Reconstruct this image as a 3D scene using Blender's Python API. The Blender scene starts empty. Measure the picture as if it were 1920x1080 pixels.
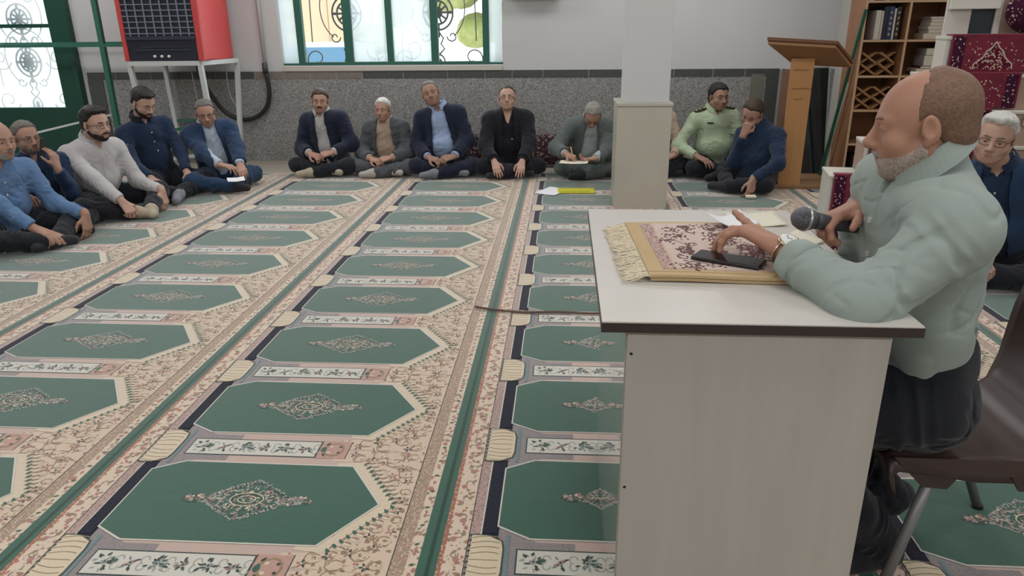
import bpy, bmesh, math, random
import numpy as np
from mathutils import Vector, Matrix, Quaternion
S = bpy.context.scene
COL = S.collection
PI = math.pi

# ---------------------------------------------------------------- camera
cam_d = bpy.data.cameras.new('camera'); cam = bpy.data.objects.new('camera', cam_d); COL.objects.link(cam)
S.camera = cam
cam_d.sensor_width = 36.0
cam_d.lens = 1361.2 / 1920 * 36.0
cam_d.clip_start = 0.05
_th, _yaw, _roll = .346085, .07275, -.010147
_F = Vector((-math.sin(_yaw) * math.cos(_th), math.cos(_yaw) * math.cos(_th), -math.sin(_th)))
_R = Vector((math.cos(_yaw), math.sin(_yaw), 0)); _U = _R.cross(_F)
_R, _U = _R * math.cos(_roll) + _U * math.sin(_roll), -_R * math.sin(_roll) + _U * math.cos(_roll)
_m = Matrix((_R, _U, -_F)).transposed().to_4x4(); _m.translation = Vector((0, 0, 1.45))
cam.matrix_world = _m

# ---------------------------------------------------------------- sky, daylight, exposure
S.view_settings.view_transform = 'Standard'; S.view_settings.look = 'None'
S.view_settings.exposure = 0.0; S.view_settings.gamma = 1.0
w = bpy.data.worlds.new('sky'); S.world = w; w.use_nodes = True
w.node_tree.nodes['Background'].inputs[0].default_value = (.86, .93, 1.0, 1)
w.node_tree.nodes['Background'].inputs[1].default_value = 2.3
S.cycles.max_bounces = 8; S.cycles.diffuse_bounces = 4; S.cycles.transparent_max_bounces = 12
S.cycles.sample_clamp_indirect = 6.0

def area(name, loc, rot, sx, sy, power, col):
    d = bpy.data.lights.new(name, 'AREA'); d.shape = 'RECTANGLE'; d.size = sx; d.size_y = sy
    d.energy = power; d.color = col
    o = bpy.data.objects.new(name, d); COL.objects.link(o); o.location = loc; o.rotation_euler = rot
    return o
for _x in (-5.6, -2.4, .8, 3.6):
    for _y in (-2.2, 1.2, 4.4, 7.0):
        area('ceiling_lamp_light', (_x, _y, 3.21), (0, 0, 0), 1.5, .6, (52 if _y < 0 else 21 if _y < 2 else 27), (1.0, .992, .98))
# daylight entering by the window and the glazed door of the back wall
area('window_daylight', (-1.95, 8.30, 1.75), (math.radians(-90), 0, 0), 2.3, 1.3, 22, (.88, .95, 1.0))
area('door_daylight', (-6.7, 8.25, 1.5), (math.radians(-90), 0, 0), 1.7, 1.7, 20, (.88, .95, 1.0))

# ---------------------------------------------------------------- materials
def lin(c):
    return tuple(((v / 255) / 12.92 if v / 255 <= .04045 else ((v / 255 + .055) / 1.055) ** 2.4) for v in c)
def mat(name, rgb, rough=.7, metal=0., spec=.5, sheen=0., noise=None, bump=None, trans=0., emit=None, coat=0., alpha=1., ior=1.5):
    """rgb is a linear albedo. noise=(scale, rgb2, contrast); bump=(scale, strength)"""
    m = bpy.data.materials.new(name); m.use_nodes = True
    nt = m.node_tree; b = nt.nodes['Principled BSDF']
    b.inputs['Base Color'].default_value = (*rgb, 1); b.inputs['Roughness'].default_value = rough
    b.inputs['Metallic'].default_value = metal; b.inputs['Specular IOR Level'].default_value = spec
    b.inputs['Sheen Weight'].default_value = sheen; b.inputs['Sheen Roughness'].default_value = .5
    b.inputs['Transmission Weight'].default_value = trans; b.inputs['Coat Weight'].default_value = coat
    b.inputs['Alpha'].default_value = alpha; b.inputs['IOR'].default_value = ior
    tc = nt.nodes.new('ShaderNodeTexCoord')
    if noise:
        n = nt.nodes.new('ShaderNodeTexNoise'); n.inputs['Scale'].default_value = noise[0]; n.inputs['Detail'].default_value = 5
        nt.links.new(tc.outputs['Object'], n.inputs['Vector'])
        r = nt.nodes.new('ShaderNodeValToRGB'); c = noise[2]
        r.color_ramp.elements[0].position = .5 - c; r.color_ramp.elements[1].position = .5 + c
        r.color_ramp.elements[0].color = (*rgb, 1); r.color_ramp.elements[1].color = (*noise[1], 1)
        nt.links.new(n.outputs['Fac'], r.inputs['Fac']); nt.links.new(r.outputs['Color'], b.inputs['Base Color'])
    if bump:
        n = nt.nodes.new('ShaderNodeTexNoise'); n.inputs['Scale'].default_value = bump[0]; n.inputs['Detail'].default_value = 4
        nt.links.new(tc.outputs['Object'], n.inputs['Vector'])
        bp = nt.nodes.new('ShaderNodeBump'); bp.inputs['Strength'].default_value = bump[1]; bp.inputs['Distance'].default_value = .01
        nt.links.new(n.outputs['Fac'], bp.inputs['Height']); nt.links.new(bp.outputs['Normal'], b.inputs['Normal'])
    if emit: b.inputs['Emission Color'].default_value = (*rgb, 1); b.inputs['Emission Strength'].default_value = emit
    return m
def mix_ramp(m, tex, stops, scale_vec=None, into='Base Color'):
    """drive the base colour by a texture: stops = [(pos, rgb)...]"""
    nt = m.node_tree; b = nt.nodes['Principled BSDF']
    tc = nt.nodes.new('ShaderNodeTexCoord'); mp = nt.nodes.new('ShaderNodeMapping')
    if scale_vec: mp.inputs['Scale'].default_value = scale_vec
    nt.links.new(tc.outputs['Object'], mp.inputs['Vector'])
    kind, sc = tex
    if kind == 'noise':
        t = nt.nodes.new('ShaderNodeTexNoise'); t.inputs['Scale'].default_value = sc; t.inputs['Detail'].default_value = 6; t.inputs['Roughness'].default_value = .65
        out = t.outputs['Fac']
    elif kind == 'vor':
        t = nt.nodes.new('ShaderNodeTexVoronoi'); t.inputs['Scale'].default_value = sc; out = t.outputs['Distance']
    elif kind == 'cell':
        t = nt.nodes.new('ShaderNodeTexVoronoi'); t.inputs['Scale'].default_value = sc
        sep = nt.nodes.new('ShaderNodeSeparateColor'); nt.links.new(t.outputs['Color'], sep.inputs['Color']); out = sep.outputs[0]
    nt.links.new(mp.outputs['Vector'], t.inputs['Vector'])
    r = nt.nodes.new('ShaderNodeValToRGB'); els = r.color_ramp.elements
    while len(els) < len(stops): els.new(.5)
    for e, (p, c) in zip(els, stops): e.position = p; e.color = (*c, 1)
    nt.links.new(out, r.inputs['Fac']); nt.links.new(r.outputs['Color'], b.inputs[into])
    return m

# ---------------------------------------------------------------- object helpers
def tag(o, label=None, cat=None, group=None, kind=None):
    if label: o['label'] = label
    if cat: o['category'] = cat
    if group: o['group'] = group
    if kind: o['kind'] = kind
    return o
def empty(name, loc=(0, 0, 0), rz=0., label=None, cat=None, group=None):
    o = bpy.data.objects.new(name, None); COL.objects.link(o); o.location = loc; o.rotation_euler = (0, 0, rz)
    o.empty_display_size = .1
    return tag(o, label, cat, group)
def link(name, me, mats, parent=None, smooth=False):
    for m in (mats if isinstance(mats, (list, tuple)) else [mats]): me.materials.append(m)
    if smooth: me.polygons.foreach_set('use_smooth', [True] * len(me.polygons))
    o = bpy.data.objects.new(name, me); COL.objects.link(o)
    if parent: o.parent = parent
    return o
class MB:
    """collects shapes, builds ONE mesh object"""
    def __init__(s): s.v = []; s.f = []; s.mi = []
    def add(s, vs, fs, mi=0):
        n = len(s.v); s.v += [tuple(p) for p in vs]; s.f += [tuple(i + n for i in f) for f in fs]; s.mi += [mi] * len(fs); return s
    def box(s, lo, hi, mi=0, M=None):
        x0, y0, z0 = lo; x1, y1, z1 = hi
        vs = [(x0,y0,z0),(x1,y0,z0),(x1,y1,z0),(x0,y1,z0),(x0,y0,z1),(x1,y0,z1),(x1,y1,z1),(x0,y1,z1)]
        if M is not None: vs = [M @ Vector(p) for p in vs]
        return s.add(vs, [(3,2,1,0),(4,5,6,7),(0,1,5,4),(1,2,6,5),(2,3,7,6),(3,0,4,7)], mi)
    def bar(s, a, b, wx, wy, mi=0, up=(0, 0, 1)):
        a = Vector(a); b = Vector(b); d = (b - a).normalized(); u = Vector(up)
        if abs(d.dot(u)) > .95: u = Vector((0, 1, 0))
        x = d.cross(u).normalized(); y = x.cross(d)
        vs = [p + x * (i * wx / 2) + y * (j * wy / 2) for p in (a, b) for i, j in ((-1,-1),(1,-1),(1,1),(-1,1))]
        return s.add(vs, [(3,2,1,0),(4,5,6,7),(0,1,5,4),(1,2,6,5),(2,3,7,6),(3,0,4,7)], mi)
    def tube(s, pts, r, n=8, mi=0, closed=False):
        pts = [Vector(p) for p in pts]; rs = r if isinstance(r, (list, tuple)) else [r] * len(pts)
        m = len(pts); rings = []; px = None
        for i, p in enumerate(pts):
            if closed: t = (pts[(i + 1) % m] - pts[i - 1]).normalized()
            else: t = (pts[min(i + 1, m - 1)] - pts[max(i - 1, 0)]).normalized()
            if px is None: px = t.orthogonal().normalized()
            px = (px - t * px.dot(t)).normalized(); py = t.cross(px)
            rings.append([p + (px * math.cos(2 * PI * k / n) + py * math.sin(2 * PI * k / n)) * rs[i] for k in range(n)])
        vs = [v for r_ in rings for v in r_]; fs = []
        for i in range(m if closed else m - 1):
            for k in range(n):
                a = i * n + k; b = i * n + (k + 1) % n; j = (i + 1) % m
                fs.append((a, b, j * n + (k + 1) % n, j * n + k))
        if not closed: fs += [tuple(reversed(range(n))), tuple((m - 1) * n + k for k in range(n))]
        return s.add(vs, fs, mi)
    def lathe(s, prof, n=24, mi=0, M=None):
        vs = []; fs = []; m = len(prof)
        for r, z in prof:
            for k in range(n):
                p = Vector((r * math.cos(2 * PI * k / n), r * math.sin(2 * PI * k / n), z)); vs.append(M @ p if M is not None else p)
        for i in range(m - 1):
            for k in range(n):
                fs.append((i * n + k, i * n + (k + 1) % n, (i + 1) * n + (k + 1) % n, (i + 1) * n + k))
        fs += [tuple(reversed(range(n))), tuple((m - 1) * n + k for k in range(n))]
        return s.add(vs, fs, mi)
    def ell(s, c, r, n=16, m=10, mi=0, M=None):
        vs = []; fs = []
        for i in range(m + 1):
            a = -PI / 2 + PI * i / m
            for k in range(n):
                p = Vector((math.cos(a) * math.cos(2 * PI * k / n) * r[0], math.cos(a) * math.sin(2 * PI * k / n) * r[1], math.sin(a) * r[2]))
                vs.append((M @ p if M is not None else p) + Vector(c))
        for i in range(m):
            for k in range(n): fs.append((i * n + k, i * n + (k + 1) % n, (i + 1) * n + (k + 1) % n, (i + 1) * n + k))
        return s.add(vs, fs, mi)
    def build(s, name, mats, parent=None, smooth=False, bevel=0., seg=2, auto=None):
        me = bpy.data.meshes.new(name); me.from_pydata([tuple(v) for v in s.v], [], s.f)
        me.polygons.foreach_set('material_index', s.mi); me.validate()
        if bevel > 0:
            bm = bmesh.new(); bm.from_mesh(me)
            bmesh.ops.remove_doubles(bm, verts=bm.verts, dist=1e-5)
            es = [e for e in bm.edges if len(e.link_faces) == 2 and e.calc_face_angle(0) > .5]
            bmesh.ops.bevel(bm, geom=es, offset=bevel, segments=seg, affect='EDGES', profile=.5, clamp_overlap=True)
            bm.to_mesh(me); bm.free()
        o = link(name, me, mats, parent, smooth)
        if auto:
            bm = bmesh.new(); bm.from_mesh(me); me.polygons.foreach_set('use_smooth', [True] * len(me.polygons))
            for e in bm.edges: e.smooth = not (len(e.link_faces) == 2 and e.calc_face_angle(0) > auto)
            bm.to_mesh(me); bm.free()
        return o
# ================================================================ the room
M_wall = mat('painted_plaster', (.60, .605, .61), .75, spec=.2, noise=(1.3, (.565, .57, .575), .3), bump=(60, .05))
M_ceil = mat('ceiling_paint', (.74, .73, .71), .8, spec=.2)
M_floor = mat('floor_terrazzo', (.36, .32, .27), .6, noise=(30, (.28, .25, .21), .3))
M_granite = mat('grey_granite', (.2, .2, .2), .35)
mix_ramp(M_granite, ('cell', 120), [(0, (.11, .11, .11)), (.3, (.22, .22, .215)), (.65, (.29, .288, .28)), (1, (.42, .415, .40))], (1, 1, 1.15))
M_granite_d = mat('dark_trim_stone', (.055, .062, .06), .35, noise=(40, (.085, .09, .085), .3))
M_granite_b = mat('brown_trim_stone', (.22, .195, .165), .45, noise=(40, (.17, .155, .13), .3))
M_joint = mat('joint_mortar', (.42, .41, .38), .8)
M_green = mat('green_enamel', (.022, .105, .078), .4, noise=(6, (.027, .12, .088), .3))
M_greenD = mat('green_door_paint', (.008, .062, .042), .45)
M_sill = mat('window_sill_stone', (.55, .52, .47), .5)
M_clear = mat('clear_window_glass', (1, 1, 1), .02, spec=.3, alpha=.06)
def frosted_mat(share):
    m = bpy.data.materials.new('frosted_glass'); m.use_nodes = True; nt = m.node_tree
    nt.nodes.remove(nt.nodes['Principled BSDF']); out = nt.nodes['Material Output']
    tl = nt.nodes.new('ShaderNodeBsdfTranslucent'); tl.inputs['Color'].default_value = (.93, .96, .97, 1)
    tr = nt.nodes.new('ShaderNodeBsdfTransparent'); tr.inputs['Color'].default_value = (.95, 1, 1, 1)
    mx = nt.nodes.new('ShaderNodeMixShader'); mx.inputs[0].default_value = share
    nt.links.new(tl.outputs[0], mx.inputs[1]); nt.links.new(tr.outputs[0], mx.inputs[2]); nt.links.new(mx.outputs[0], out.inputs[0])
    return m
M_frost = frosted_mat(.34); M_frostD = frosted_mat(.62)
M_iron = mat('wrought_iron_green', (.01, .035, .03), .5)

WY = 8.34      # inner face of the back wall
def struct(name, mb, m, **k):
    o = mb.build(name, m, **k); o['kind'] = 'structure'; return o
struct('floor', MB().box((-9, -5, -.06), (6.5, 8.6, -.012)), M_floor)
struct('ceiling', MB().box((-9, -5, 3.3), (6.5, 8.6, 3.4)), M_ceil)
struct('wall_left', MB().box((-9.1, -5, -.012), (-9, 8.6, 3.3)), M_wall)
struct('wall_right', MB().box((6.5, -5, -.012), (6.6, 8.6, 3.3)), M_wall)
struct('wall_front', MB().box((-9, -5.1, -.012), (6.5, -5, 3.3)), M_wall)
WX0, WX1, WZ0, WZ1 = -3.17, -.68, 1.055, 2.35
DX0, DX1, DZ1 = -7.6, -5.60, 2.5
wb = MB()
wb.box((-9, WY, -.012), (DX0, WY + .24, 3.3)); wb.box((DX0, WY, DZ1), (DX1, WY + .24, 3.3))
wb.box((DX1, WY, -.012), (WX0, WY + .24, 3.3)); wb.box((WX0, WY, -.012), (WX1, WY + .24, WZ0)); wb.box((WX0, WY, WZ1), (WX1, WY + .24, 3.3))
wb.box((WX1, WY, -.012), (6.5, WY + .24, 3.3))
struct('wall_back', wb, M_wall)
# pier beside the bookcase and a shallow step of the plaster left of the window
struct('wall_pier', MB().box((2.87, 7.46, -.012), (6.5, WY, 3.3)), mat('pier_plaster', (.56, .535, .50), .75, spec=.2, bump=(60, .05)))
# granite dado with its dark top course
DT = .02
d = MB()
d.box((DX1 + .12, WY - DT, -.012), (2.3, WY, .915)); d.box((2.3, WY - DT - .03, -.012), (2.87, WY, .99))
struct('wall_dado', d, M_granite)
rng = random.Random(4)
xs = [-5.48]
while xs[-1] < 2.0: xs.append(xs[-1] + rng.choice([.30, .34, .42, .46, .5]))
t = MB(); tb = MB(); jt = MB()
for a, b in zip(xs[:-1], xs[1:]):
    b = min(b, 2.17); (tb if -3.35 < (a + b) / 2 < -2.05 else t).box((a + .004, WY - DT - .004, .915), (b - .004, WY, .995))
t.box((2.17, WY - DT - .012, -.012), (2.30, WY, .995)); t.box((-5.48, WY - DT - .01, -.012), (-5.30, WY, .915))
jt.box((-5.5, WY - DT + .001, .915), (2.17, WY, .994))
struct('trim_1', t, M_granite_d); struct('trim_2', tb, M_granite_b); struct('trim_3', jt, M_joint)
struct('trim_4', MB().box((2.01, WY - DT - .006, -.012), (2.15, WY, .94)), mat('olive_stone', (.13, .13, .105), .5, noise=(50, (.19, .185, .15), .3)))
struct('trim_5', MB().box((2.30, WY - .062, -.012), (2.40, WY - .05, .99)), mat('pale_stone', (.30, .33, .34), .5, noise=(20, (.24, .26, .27), .3)))

# ---- pillar: plaster above, cream stone cladding below
struct('wall_pillar_shaft', MB().box((.478, 6.055, .86), (.838, 6.42, 3.3)), M_wall, bevel=.006)
M_clad = mat('cream_cladding', (.50, .465, .405), .35, noise=(5, (.46, .425, .365), .35))
pc = MB().box((.425, 6.02, -.012), (.862, 6.46, .835)); pc.box((.418, 6.013, .835), (.869, 6.467, .862))
struct('wall_pillar_base', pc, M_clad, bevel=.004)

# ---- window
def spiral(cx, cz, r0, r1, a0, a1, n=26):
    return [(cx + (r0 + (r1 - r0) * i / n) * math.cos(a0 + (a1 - a0) * i / n), cz + (r0 + (r1 - r0) * i / n) * math.sin(a0 + (a1 - a0) * i / n)) for i in range(n + 1)]
def ornament(mb, cx, cz, y, s, mi=0, r=.007):
    """wrought iron medallion with spokes, drop and scrolls about (cx, cz)"""
    P = lambda q: [(a, y, b) for a, b in q]
    for rad, rr in ((.165, 1.5), (.11, 1.6)):
        mb.tube(P([(cx + rad * s * math.cos(t), cz + rad * s * 1.1 * math.sin(t)) for t in np.linspace(0, 2 * PI, 28, endpoint=False)]), r * rr, 6, mi, closed=True)
    for k in range(10):
        a = 2 * PI * k / 10; mb.tube(P([(cx + .03 * s * math.cos(a), cz + .035 * s * math.sin(a)), (cx + .105 * s * math.cos(a), cz + .11 * s * math.sin(a))]), r * 1.7, 6, mi)
    mb.ell((cx, y, cz), (.05 * s, r * 2, .06 * s), 12, 8, mi)
    for k in range(4):
        a = PI / 2 * k; mb.tube(P([(cx + .16 * s * math.cos(a), cz + .176 * s * math.sin(a)), (cx + .115 * s * math.cos(a), cz + .12 * s * math.sin(a))]), r * 2.2, 6, mi)
    mb.tube(P([(cx, cz - .18 * s), (cx, cz - .26 * s)]), r * 2, 6, mi)
    for sx in (-1, 1):
        mb.tube(P([(cx, cz - .20 * s), (cx + sx * .05 * s, cz - .27 * s), (cx + sx * .02 * s, cz - .33 * s), (cx + sx * .06 * s, cz - .38 * s), (cx, cz - .44 * s)]), r * 1.3, 6, mi)
        mb.tube(P([(cx + sx * q[0], q[1]) for q in spiral(.15 * s, cz - .25 * s, .02 * s, .06 * s, PI, -PI * 1.0)]), r, 6, mi)
        mb.tube(P([(cx + sx * (.30 * s * math.sin(t)), cz + .05 * s - .36 * s * math.cos(t)) for t in np.linspace(.6, PI, 16)]), r * .9, 6, mi)
        mb.tube(P([(cx + sx * q[0], q[1]) for q in spiral(.38 * s, cz - .48 * s, .03 * s, .15 * s, PI * 1.6, -PI * .9, 34)]), r, 6, mi)
        mb.tube(P([(cx + sx * .42 * s, cz - .3 * s), (cx + sx * .40 * s, cz + .55 * s)]), r, 6, mi)
        mb.tube(P([(cx + sx * q[0], q[1]) for q in spiral(.16 * s, cz + .27 * s, .02 * s, .08 * s, 0, PI * 1.9)]), r, 6, mi)
    mb.tube(P([(cx + .06 * s * math.cos(t), cz - .53 * s + .085 * s * math.sin(t)) for t in np.linspace(0, 2 * PI, 16, endpoint=False)]), r * 1.3, 6, mi, closed=True)
    mb.ell((cx, y, cz - .53 * s), (.03 * s, r * 2, .045 * s), 8, 6, mi)
win = MB()
wy0, wy1 = WY + .03, WY + .10
posts = [(-2.99, -2.915), (-2.455, -2.36), (-1.975, -1.905), (-1.48, -1.40), (-.905, -.835)]
for a, b in posts: win.box((a, wy0, WZ0), (b, wy1, WZ1))
win.box((WX0, wy0 + .002, WZ0 - .005), (WX1, wy1 + .01, WZ0 + .022)); win.box((-2.95, wy0 - .01, WZ0), (-.86, wy1 - .002, WZ0 + .035)); win.box((WX0, wy0, WZ1 - .04), (WX1, wy1, WZ1))
wo = struct('window_1', win, M_green, bevel=.003)
pn = MB()
for a, b in ((-3.165, -2.99), (-2.36, -1.975), (-1.905, -1.48), (-.835, -.69)): pn.box((a, wy0 + .03, WZ0 + .02), (b, wy0 + .036, WZ1 - .04))
pn.build('frosted_pane', M_frost, wo)
pn = MB()
for a, b in ((-2.915, -2.455), (-1.40, -.905)): pn.box((a, wy0 + .03, WZ0 + .02), (b, wy0 + .034, WZ1 - .04))
pn.build('clear_pane', M_clear, wo)
struct('window_sill_1', MB().box((WX0 + .01, WY - .035, WZ0 - .06), (WX1 - .01, WY + .03, WZ0 - .004)), M_sill, bevel=.004)
g = MB()
for cx in (-2.44, -1.41): ornament(g, cx, 1.60, WY + .17, 1.0)
for cx in (-1.93,):
    for sx in (-1, 1):
        g.tube([(cx + sx * q[0], WY + .17, q[1]) for q in spiral(.22, 1.22, .03, .12, PI * 1.5, -PI * .8, 30)], .007, 6)
        g.tube([(cx + sx * .1, WY + .17, 1.06), (cx + sx * .1, WY + .17, 2.35)], .007, 6)
for x in (-3.08, -.76):
    for z in (1.12, 1.28, 1.44, 1.60, 1.76): 
        for a in range(4): g.tube([(x - .05 * math.cos(a * PI / 4), WY + .16, z - .06 * math.sin(a * PI / 4)), (x + .05 * math.cos(a * PI / 4), WY + .16, z + .06 * math.sin(a * PI / 4))], .004, 5)
g.box((-3.17, WY + .16, 1.056), (-.68, WY + .18, 1.075))
tag(g.build('window_grille', M_iron, smooth=True), 'wrought iron grille of medallions and scrolls behind the green framed window', 'grille')

# ---- glazed green door at the left
dr = MB()
dr.box((DX1 - .19, WY - .06, -.012), (DX1 + .01, WY + .10, DZ1)); dr.box((DX1 + .01, WY - .09, -.012), (DX1 + .06, WY, DZ1))
dr.box((DX0, WY - .03, -.012), (DX1 - .17, WY + .05, .605)); dr.box((DX0, WY - .04, .03), (DX1 - .19, WY - .028, .10))
dr.box((DX0, WY - .03, 1.485), (DX1 - .19, WY + .05, 1.525)); dr.box((DX0 - .02, WY - .05, .6), (DX0 + .1, WY + .1, DZ1))
dr.box((DX0, WY - .04, DZ1 - .08), (DX1 - .17, WY + .10, DZ1))
do = struct('door_1', dr, M_greenD, bevel=.003)
MB().box((DX0 + .1, WY + .005, .605), (DX1 - .19, WY + .012, DZ1 - .08)).build('frosted_pane', M_frostD, do)
g = MB()
for cz in (1.11, 1.58): ornament(g, -6.235, cz, WY + .10, .90, r=.007)
ornament(g, -7.2, 1.13, WY + .10, .75, r=.006); ornament(g, -7.2, 1.9, WY + .10, .75, r=.006)
tag(g.build('door_grille', M_iron, smooth=True), 'ornamental iron grille seen through the frosted glass of the green door', 'grille')

# ---- what the clear panes look out on
tag(MB().box((-14, 8.75, -.3), (8, 26, -.2)).build('courtyard_ground', mat('courtyard_paving', (.80, .78, .74), .8, noise=(1, (.7, .68, .64), .3))), kind='structure')
wa = MB().box((-9.5, 16, -.2), (-5.0, 16.4, 5)); wa.box((-4.95, 15.9, -.2), (-4.6, 16.3, 5))
tag(wa.build('courtyard_house', mat('ochre_render', (.85, .55, .32), .8, noise=(.8, (.92, .72, .5), .3))), 'ochre rendered wall across the courtyard seen at the left of the window', 'building')
car = MB().box((-4.9, 12.0, .1), (-3.2, 13.6, .75)); car.box((-4.6, 12.1, .75), (-3.3, 13.5, 1.25))
cr = car.build('parked_car', mat('white_car_paint', (.85, .87, .9), .2), bevel=.12, seg=3, smooth=True)
cr.location = (.35, -1.7, 0)
tag(cr, 'white car parked outside behind the left clear pane', 'car')
MB().box((-4.5, 12.09, .8), (-3.4, 12.12, 1.2)).build('car_window', mat('car_window_glass', (.18, .45, .7), .1), cr)
M_tyre = mat('tyre', (.05, .05, .05), .7)
for x in (-4.5, -3.55): MB().lathe([(.0, -.06), (.2, -.06), (.22, 0), (.2, .06), (0, .06)], 20, M=Matrix.Translation((x, 12.0, .12)) @ Matrix.Rotation(PI / 2, 4, 'X')).build('wheel', M_tyre, cr)
tr = MB(); rr = random.Random(8)
for k in range(60):
    a = Vector((rr.gauss(0, .8), rr.gauss(0, .6), rr.gauss(0, .7))); tr.ell(Vector((-1.2, 13.5, 2.4)) + a, (.35, .35, .28), 8, 6)
te = empty('courtyard_tree', (-1.2, 13.5, -.2), 0, 'leafy yellow-green tree outside behind the right clear pane', 'tree')
o = tr.build('foliage', mat('tree_leaves', (.35, .45, .08), .7, noise=(9, (.62, .66, .25), .25), bump=(12, 1)), smooth=True); o.parent = te; o.matrix_parent_inverse = Matrix.Translation((1.2, -13.5, .2))
MB().tube([(0, 0, 0), (.05, 0, 1.2), (0, .1, 2.2)], [.12, .09, .05]).build('trunk', mat('tree_bark', (.25, .17, .11), .9), te)

# ================================================================ prayer carpet rolls
def cmat(name, rgb, rgb2=None, sc=60, con=.2, fleck=None, sheen=.8):
    m = mat(name, rgb, .95, spec=.1, sheen=sheen)
    nt = m.node_tree; b = nt.nodes['Principled BSDF']; b.inputs['Sheen Roughness'].default_value = .42
    tc = nt.nodes.new('ShaderNodeTexCoord')
    n = nt.nodes.new('ShaderNodeTexNoise'); n.inputs['Scale'].default_value = sc; n.inputs['Detail'].default_value = 6; n.inputs['Roughness'].default_value = .7
    mp = nt.nodes.new('ShaderNodeMapping'); mp.inputs['Scale'].default_value = (1, 2.2, 1) if not fleck else (1, 1, 1)
    nt.links.new(tc.outputs['Object'], mp.inputs['Vector']); nt.links.new(mp.outputs['Vector'], n.inputs['Vector'])
    r = nt.nodes.new('ShaderNodeValToRGB'); r.color_ramp.elements[0].position = .5 - con; r.color_ramp.elements[1].position = .5 + con
    r.color_ramp.elements[0].color = (*rgb, 1); r.color_ramp.elements[1].color = (*(rgb2 or tuple(c * .8 for c in rgb)), 1)
    nt.links.new(n.outputs['Fac'], r.inputs['Fac']); last = r.outputs['Color']
    for sc2, thr, colr, seed in (fleck or []):
        v = nt.nodes.new('ShaderNodeTexVoronoi'); v.inputs['Scale'].default_value = sc2
        nz = nt.nodes.new('ShaderNodeTexNoise'); nz.inputs['Scale'].default_value = sc2 * 1.3
        ad = nt.nodes.new('ShaderNodeVectorMath'); ad.operation = 'MULTIPLY_ADD'; ad.inputs[1].default_value = (1.2 / sc2,) * 3
        mp2 = nt.nodes.new('ShaderNodeMapping'); mp2.inputs['Location'].default_value = (seed, seed * .7, 0)
        nt.links.new(tc.outputs['Object'], mp2.inputs['Vector']); nt.links.new(tc.outputs['Object'], nz.inputs['Vector'])
        nt.links.new(nz.outputs['Color'], ad.inputs[0]); nt.links.new(mp2.outputs['Vector'], ad.inputs[2]); nt.links.new(ad.outputs['Vector'], v.inputs['Vector'])
        rr_ = nt.nodes.new('ShaderNodeValToRGB'); rr_.color_ramp.elements[0].position = thr; rr_.color_ramp.elements[1].position = thr + .08
        rr_.color_ramp.elements[0].color = (1, 1, 1, 1); rr_.color_ramp.elements[1].color = (0, 0, 0, 1)
        nt.links.new(v.outputs['Distance'], rr_.inputs['Fac'])
        mx = nt.nodes.new('ShaderNodeMix'); mx.data_type = 'RGBA'
        nt.links.new(rr_.outputs['Color'], mx.inputs['Factor']); nt.links.new(last, mx.inputs['A']); mx.inputs['B'].default_value = (*colr, 1)
        last = mx.outputs['Result']
    nt.links.new(last, b.inputs['Base Color'])
    n2 = nt.nodes.new('ShaderNodeTexNoise'); n2.inputs['Scale'].default_value = 220; nt.links.new(tc.outputs['Object'], n2.inputs['Vector'])
    bp = nt.nodes.new('ShaderNodeBump'); bp.inputs['Strength'].default_value = .35; bp.inputs['Distance'].default_value = .004
    nt.links.new(n2.outputs['Fac'], bp.inputs['Height']); nt.links.new(bp.outputs['Normal'], b.inputs['Normal'])
    return m
CRM = (.64, .51, .40)
CM = dict(
    cream=cmat('carpet_cream', CRM, (.58, .45, .34), 30, .25, [(34, .22, (.28, .20, .13), 0), (26, .17, (.36, .18, .14), 5.3)]),
    border=cmat('carpet_border_floral', (.66, .54, .43), (.61, .49, .38), 30, .25, [(42, .26, (.24, .2, .13), 2.2), (30, .24, (.38, .17, .14), 7.1)]),
    green=cmat('carpet_green', (.042, .118, .086), (.035, .10, .073), 14, .3),
    seam=cmat('carpet_seam', (.015, .06, .04)),
    red=cmat('carpet_red_band', (.36, .14, .09), (.28, .11, .07), 80, .2, [(110, .3, (.6, .42, .3), 1)]),
    speck=cmat('carpet_pink_speckle', (.48, .33, .29), (.38, .26, .24), 80, .2, [(120, .3, (.17, .12, .12), 1)]),
    navy=cmat('carpet_navy', (.014, .015, .030), (.025, .026, .042), 90, .2, sheen=.25),
    white=cmat('carpet_white', (.62, .60, .54), (.55, .53, .47), 90, .2),
    teal=cmat('carpet_teal_line', (.17, .25, .26), (.12, .18, .2), 90, .2),
    pink=cmat('carpet_pink', (.55, .41, .36), (.47, .35, .31), 120, .2),
    grey=cmat('carpet_mottled_grey', (.33, .29, .28), (.17, .15, .17), 160, .12),
    terra=cmat('carpet_terracotta', (.44, .25, .21), (.50, .32, .26), 60, .2),
    brown=cmat('carpet_brown_speckle', (.38, .27, .19), (.28, .19, .14), 60, .2, [(110, .32, (.55, .43, .32), 4)]),
    dark=cmat('carpet_dark_motif', (.03, .045, .042), (.05, .075, .065), 90, .2),
    tan=cmat('carpet_scroll_brown', (.25, .17, .11), (.32, .23, .15), 90, .2),
    chev=cmat('carpet_chevron', (.66, .56, .43), (.58, .48, .36), 60, .2),
    shell=cmat('carpet_shell', (.66, .56, .41), (.6, .5, .36), 60, .2),
    ash=cmat('carpet_ash_motif', (.36, .37, .33), (.27, .28, .26), 120, .2),
    rose=cmat('carpet_rose_motif', (.42, .22, .19), (.36, .18, .15), 90, .2))
CK = list(CM); CI = {k: i for i, k in enumerate(CK)}
PV = .617
T = []       # (material, level, [(u, v), ...]) convex pieces of one niche tile; v = 0 at the shell, niche centre at PV/2
def pg(m, lv, pts): T.append((CI[m], lv, pts))
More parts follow.
